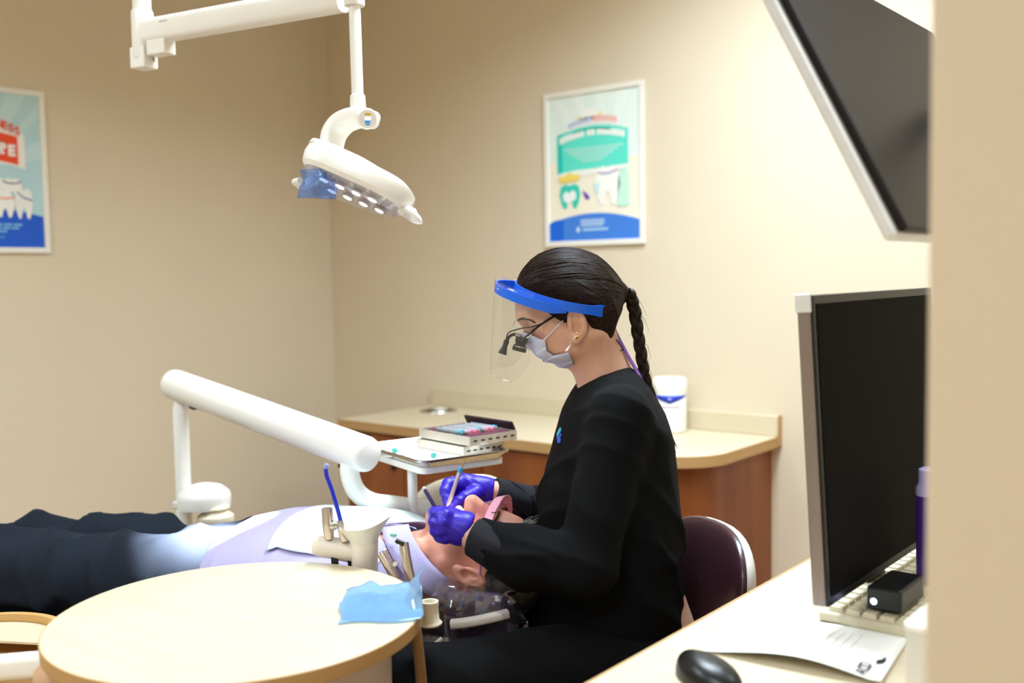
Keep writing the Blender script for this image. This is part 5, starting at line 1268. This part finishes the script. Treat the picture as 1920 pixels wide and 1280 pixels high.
# shirt
sh_h = np.array([-.70, -.60, -.54, -.48, -.40, -.30, -.22, -.17, -.135, -.11])
sh_top = np.array([.005, .020, .042, .062, .074, .074, .066, .045, .012, -.01])
sh_w = np.array([.175, .185, .195, .205, .21, .215, .225, .20, .12, .085])
def shirt(P):
    h, s, u = pq(P); top = np.interp(h, sh_h, sh_top); w = np.interp(h, sh_h, sh_w); bot = -.125
    c, ru = (top+bot)/2, (top-bot)/2
    k = (np.abs((u-c)/ru)**2.4+np.abs(s/w)**2.4)**(1/2.4)
    d = (k-1)*np.minimum(ru, w)*.9
    d = np.maximum(d, np.maximum(h+.108, -.605-h))
    for sg in (1, -1):
        a = rc((h, s, u), (-.205, .175*sg, -.045), (-.47, .245*sg, -.085), .068, .060); a = smin(a, rc((h, s, u), (-.47, .245*sg, -.085), (-.60, .25*sg, -.10), .058, .045), .03)
        d = smin(d, a, .03)
    d = d-ridge((h, s, u), (16, 9, 12), .005, (9, 12, 6), .3)-ridge((h, s, u), (40, 16, 10), .003, (14, 9, 8), 1.2)*np.exp(-((h+.54)/.08)**2)
    # tail hem runs obliquely
    d = smax(d, -(h+.478+.16*s+.012*np.sin(22*s)), .004)
    # neck opening
    d = smax(d, -rc((h, s, u), (-.02, 0, .02), (-.150, 0, .015), .07, .066), .006)
    return d
lo_, hi_ = blockbox([Q(-.63, -.32, -.15), Q(-.10, .32, .1), Q(-.1, -.32, .1), Q(-.63, .32, .1)], .01)
so2 = sdf('shirt', shirt, lo_, hi_, .0048, SHIRT, pat, 2)
# collar flaps folded round the neck
def collar(sg):
    V, F = [], []; n, m_ = 16, 5
    for i in range(n+1):
        t = i/n; a = math.radians(8+140*t)       # from the throat round to the nape
        for j in range(m_+1):
            v = j/m_
            s = sg*math.sin(a)*(.074+.030*v); u = .012+math.cos(a)*(.056+.012*v)-.020*v
            h = -.118-.052*math.cos(a)*(.5) -.055*v*(1-.5*t)+.075*t
            V.append(Q(h, s, u))
    F = [[i*(m_+1)+j, (i+1)*(m_+1)+j, (i+1)*(m_+1)+j+1, i*(m_+1)+j+1] for i in range(n) for j in range(m_)]
    return toW(np.array(V)), F
for sg in (1, -1): mesh('collar_flap', *collar(sg), SHIRT, so2, solid=.002, ang=60)
# trousers
def ptrou(P):
    h, s, u = pq(P); R3 = (h, s, u)
    d = ell(R3, (-.56, 0, -.05), (.15, .190, .088))
    for sg, r0, r1, uz in ((1, .092, .088, -.055), (-1, .082, .074, -.078)):
        d = smin(d, rc(R3, (-.60, .095*sg, uz), (-1.12, .115*sg, uz+.005), r0, r1), .03)
        d = smin(d, rc(R3, (-1.12, .115*sg, uz+.005), (-1.52, .105*sg, -.115), r1, .055), .04)
    d = smin(d, ell(R3, (-.86, -.11, -.012), (.09, .07, .034)), .03)
    d = d+.010-fold(R3, (12, 15, 8), .010, (7, 9, 6), .6, 1.5)-fold(R3, (-7, 22, 13), .013, (10, 6, 8), 2.0, 1.5)-fold(R3, (26, 16, 18), .006, (9, 12, 8), 3.1)
    return d
lo_, hi_ = blockbox([Q(-1.56, -.22, -.2), Q(-.46, .22, .08), Q(-.46, -.22, .08), Q(-1.56, .22, .08)], .03)
sdf('trousers', ptrou, lo_, hi_, .0062, NAVY, pat, 2)
for sg in (1, -1):
    c = Q(-1.58, .105*sg, -.06)
    def pshoe(P, sg=sg):
        h, s, u = pq(P); return smin(ell((h, s, u), (-1.585, .105*sg, -.05), (.045, .048, .12)), ell((h, s, u), (-1.56, .105*sg, -.12), (.05, .042, .05)), .02)
    sdf('shoe', pshoe, c-np.array([.12, .12, .14]), c+np.array([.12, .12, .16]), .008, BLACKP, pat, 1)
# grey hair round the crown
def phair(P):
    h, s, u = pq(P); d = ell((u, h, np.abs(s)), (-.006, .048, 0), (.100, .080, .0775))
    d = smax(d, -(h*1.0-u*.62-.030)*.85+.0, .006)
    d = smax(d, -((u*.0)+ .03-(-u)-.0)*0-1, .001)
    return d-ridge((h, s, u), (40, 150, 60), .0018, (30, 40, 20), .4)
lo_, hi_ = blockbox([Q(-.06, -.10, -.13), Q(.14, .10, .12), Q(.14, -.1, 0), Q(-.06, .1, 0)], .01)
ph_ = sdf('hair', phair, lo_, hi_, .0026, GREYHAIR, pat, 1)
SV, SF, nS = [], [], 0
for k in range(700):
    a = r3.uniform(-1.2, 1.2); u = r3.uniform(-.04, .095); 
    for _ in range(1):
        h = r3.uniform(.03, .125); s = r3.uniform(-.075, .075)
        q = np.array([h-.048, s, u+.006])/np.array([.080, .0775, .100]); q /= np.linalg.norm(q)
        p = np.array([.048, 0, -.006])+q*np.array([.080, .0775, .100]); 
        if p[0]-p[2]*.62-.030 < .0 or p[2] < .02: continue
        d_ = np.array([.6, q[1]*.5+r3.normal(0, .25), q[2]*.35-.25+r3.normal(0, .2)]); d_ /= np.linalg.norm(d_); L_ = r3.uniform(.012, .026)
        P_ = np.array([Q(*p), Q(*(p+d_*L_*.5+q*.003)), Q(*(p+d_*L_+q*.002))])
        v, f = tube(P_, [.0007, .0006, .0002], 4); SV.append(v); SF += [[i+nS for i in w] for w in f]; nS += len(v)
mesh('hair_tufts', toW(np.concatenate(SV)), SF, mat('silver_hair', '#6b6660', .5, col2='#b5b1aa', nscale=(90, 90, 90), spec=.3), ph_, kind='stuff')
# eyebrows
for sg in (1, -1):
    P = spline(np.array([Q(.040, .012*sg, .1015), Q(.043, .028*sg, .098), Q(.038, .045*sg, .086)]), 5)
    mesh('eyebrow', toW(tube(P, .0028, 8)[0]), tube(P, .0028, 8)[1], GREYHAIR, pat)
# pink safety glasses, pushed up on the brow
gl_p = mesh('safety_glasses', *[toW(x) if k == 0 else x for k, x in enumerate(sweep(spline(np.array([Q(.030, -.080, .062), Q(.036, -.060, .102), Q(.040, -.030, .121), Q(.040, 0, .126), Q(.040, .030, .121), Q(.036, .060, .102), Q(.030, .080, .062)]), 6), [(-.0015, -.0095), (.0015, -.0095), (.0015, .0095), (-.0015, .0095)], up0=Hd*.8+Ud*.6))], PINK, pat, ang=40)
V, F = [], []; n, m_ = 20, 6
for i in range(n+1):
    a = -1.25+2.5*i/n
    for j in range(m_+1):
        v = j/m_; V.append(Q(.034-.050*v, .079*math.sin(a), .040+.083*math.cos(a)-.016*v*math.cos(a)))
F = [[i*(m_+1)+j, (i+1)*(m_+1)+j, (i+1)*(m_+1)+j+1, i*(m_+1)+j+1] for i in range(n) for j in range(m_)]
mesh('lens', toW(np.array(V)), F, PINKCLEAR, gl_p, solid=.0008)
for sg in (1, -1):
    P = spline(np.array([Q(.030, .080*sg, .062), Q(.026, .082*sg, .03), Q(.022, .081*sg, .0)]), 5)
    mesh('temple', toW(tube(P, .0028, 8)[0]), tube(P, .0028, 8)[1], PINK, gl_p)
    for uu in (.055, .075):
        q = Q(.040, sg*uu, .104-(uu-.055)*1.2); mesh('vent_slot', toW(obox(q+Ud*.006+Hd*.004, Hd, Sd, Ud, .004, .0015, .0012)[0]), BOXF, BLACKP, gl_p, smooth=False)
# bib with clip chain
def top_u(h, s):
    us_ = np.linspace(.12, -.05, 160); v = shirt(tuple(np.array([Q(h, s, u) for u in us_]).T)); i = int(np.argmax(v < 0)); return us_[i] if v[i] < 0 else -.05
V, F = [], []; n, m_ = 18, 22
for i in range(n+1):
    h = -.145-.215*i/n
    for j in range(m_+1):
        s = -.17+.345*j/m_; V.append(Q(h-.02*math.sin(3*j/m_), s, top_u(min(h, -.16), s)+.005+.002*math.sin(5*i/n+4*j/m_)))
F = [[i*(m_+1)+j, (i+1)*(m_+1)+j, (i+1)*(m_+1)+j+1, i*(m_+1)+j+1] for i in range(n) for j in range(m_)]
bib = thing('paper_bib', toW(Q(-.3, 0, .08)), 'pale aqua paper bib spread on the chest of the reclining person', 'bib')
mesh('sheet', toW(np.array(V)), F, BIB, bib, solid=.001, ang=70)
cps = spline(np.array([Q(-.150, .075, .058), Q(-.128, .088, .035), Q(-.105, .088, -.005), Q(-.10, .07, -.05)]), 6)
mesh('neck_chain', toW(tube(cps, .0018, 8)[0]), tube(cps, .0018, 8)[1], LOOP, bib)
mesh('clip', toW(obox(Q(-.150, .073, .062), Hd, Sd, Ud, .006, .004, .003)[0]), BOXF, mat('green_clip', '#8fd0b8', .4, noise=.02), bib, smooth=False, bevel=.001)

# ------------------------------------------------------------------ dental chair
ch = thing('dental_chair', toW(Q(-.75, 0, -TP[2])), 'reclined dental chair with plum vinyl pads and cream shell', 'dental chair')
def slabpath(pts, thick, m, nm, parent=ch, lip=.03, n=10):
    """pts: (h, u_top, halfwidth)"""
    pts = np.array(pts); tt = np.linspace(0, 1, len(pts)); S = spline(pts, n); V, F = [], []; prof = []
    K = 22
    for (h, u, w) in S:
        row = []
        for k in range(K+1):
            x = -1+2*k/K; row.append((h, w*x, u+lip*abs(x)**4-.010*abs(x)**16))
        for k in range(K+1):
            x = 1-2*k/K; row.append((h, w*.97*x, u-thick+.25*thick*abs(x)**3))
        prof.append(row)
    m_ = len(prof[0])
    V = np.array([Q(*p) for r in prof for p in r])
    for i in range(len(prof)-1):
        for j in range(m_): F.append([i*m_+j, i*m_+(j+1) % m_, (i+1)*m_+(j+1) % m_, (i+1)*m_+j])
    F.append(list(range(m_))[::-1]); F.append([(len(prof)-1)*m_+j for j in range(m_)])
    return mesh(nm, toW(V), F, m, parent, ang=60)
slabpath([(-.10, -.118, .13), (-.17, -.126, .19), (-.30, -.130, .255), (-.50, -.134, .265), (-.66, -.140, .26)], .055, PLUM, 'back_pad')
slabpath([(-.67, -.142, .26), (-.85, -.140, .26), (-1.05, -.140, .25), (-1.3, -.170, .24), (-1.62, -.215, .22)], .06, MAROON, 'seat_pad')
slabpath([(-.12, -.176, .12), (-.19, -.185, .18), (-.32, -.188, .258), (-.52, -.192, .27), (-.66, -.20, .265)], .025, CREAM, 'back_shell', lip=.012)
slabpath([(-.67, -.205, .262), (-.85, -.203, .262), (-1.05, -.203, .252), (-1.3, -.233, .24), (-1.62, -.28, .22)], .03, CREAM, 'seat_shell', lip=.010)
def hrest(P):
    h, s, u = pq(P)
    d = box3((h, s, u), (.025, 0, -.078), (1, 0, 0), (0, 1, 0), (0, 0, 1), (.062, .128, .055), .030)
    return smax(d, -ell((h, s, u), (.02, 0, .035), (.16, .105, .135)), .015)
lo_, hi_ = blockbox([Q(-.05, -.14, -.16), Q(.10, .14, 0), Q(.1, -.14, 0), Q(-.05, .14, 0)], .01)
hr = sdf('headrest', hrest, lo_, hi_, .004, PLUM, ch, 1)
mesh('headrest_plate', toW(prism(rrect(.12, .20, .02), Hd, Sd, Ud, Q(.025, .01, -.160), .012)[0]), prism(rrect(.12, .20, .02), Hd, Sd, Ud, Q(.025, .01, -.160), .012)[1], BEIGE, ch, ang=40, bevel=.003)
V, F = sweep(spline(np.array([W(846, 1170, 1.812), W(880, 1166, 1.808), W(920, 1158, 1.81), W(952, 1150, 1.82)]), 5), rrect(.020, .016, .006), up0=(0, 0, 1)); mesh('headrest_rim', V, F, BEIGE, ch, ang=40)
mesh('shell_rim', *tube(spline(np.array([W(735, 1254, 1.775), W(770, 1237, 1.775), W(800, 1220, 1.78), W(829, 1197, 1.79)]), 6), .0042, 10), WHITE2, ch)
mesh('headrest_bar', toW(obox(Q(-.10, 0, -.172), Hd, Sd, Ud, .09, .03, .006)[0]), BOXF, STEEL, ch, smooth=False, bevel=.002)
# clear wrap over the headrest
V, F = [], []; n, m_ = 26, 22; r4 = np.random.default_rng(3)
ring = rrect(.275, .140, .045, 5); nr = len(ring)
for i in range(15):
    h = -.052+.165*i/14; fl = 1+.10*max(0, (h-.085)/.03)+.05*max(0, (-.03-h)/.02)
    for k, (x, y) in enumerate(ring):
        cr = .0022*math.sin(9*k+60*h)+.0018*math.sin(17*k-90*h)+r4.normal(0, .0024)*(1+3*(h > .09))
        dep = .028*math.exp(-(x/.07)**2) if y > 0 else 0
        V.append(Q(h+.012*math.sin(k*1.7)*(h > .1), x*fl+cr, -.085+y*fl+cr-dep))
F = [[i*nr+k, i*nr+(k+1) % nr, (i+1)*nr+(k+1) % nr, (i+1)*nr+k] for i in range(14) for k in range(nr)]
mesh('headrest_wrap', toW(np.array(V)), F, WRAP, loc=toW(Q(.03, 0, -.16)), ang=16, label='clear crinkled plastic wrap pulled over the chair headrest', cat='wrap')
cb = toW(Q(-.80, 0, -TP[2]))
mesh('lift_column', *prism(rrect(.20, .16, .04), RH, FH, (0, 0, 1), cb+np.array([0, 0, .05]), TP[2]-.235-.05), CREAM, ch, ang=40)
mesh('base_plate', *prism(rrect(.8, .45, .12), RH, FH, (0, 0, 1), cb+np.array([0, 0, .0]), .05), CREAM, ch, ang=40, bevel=.01)
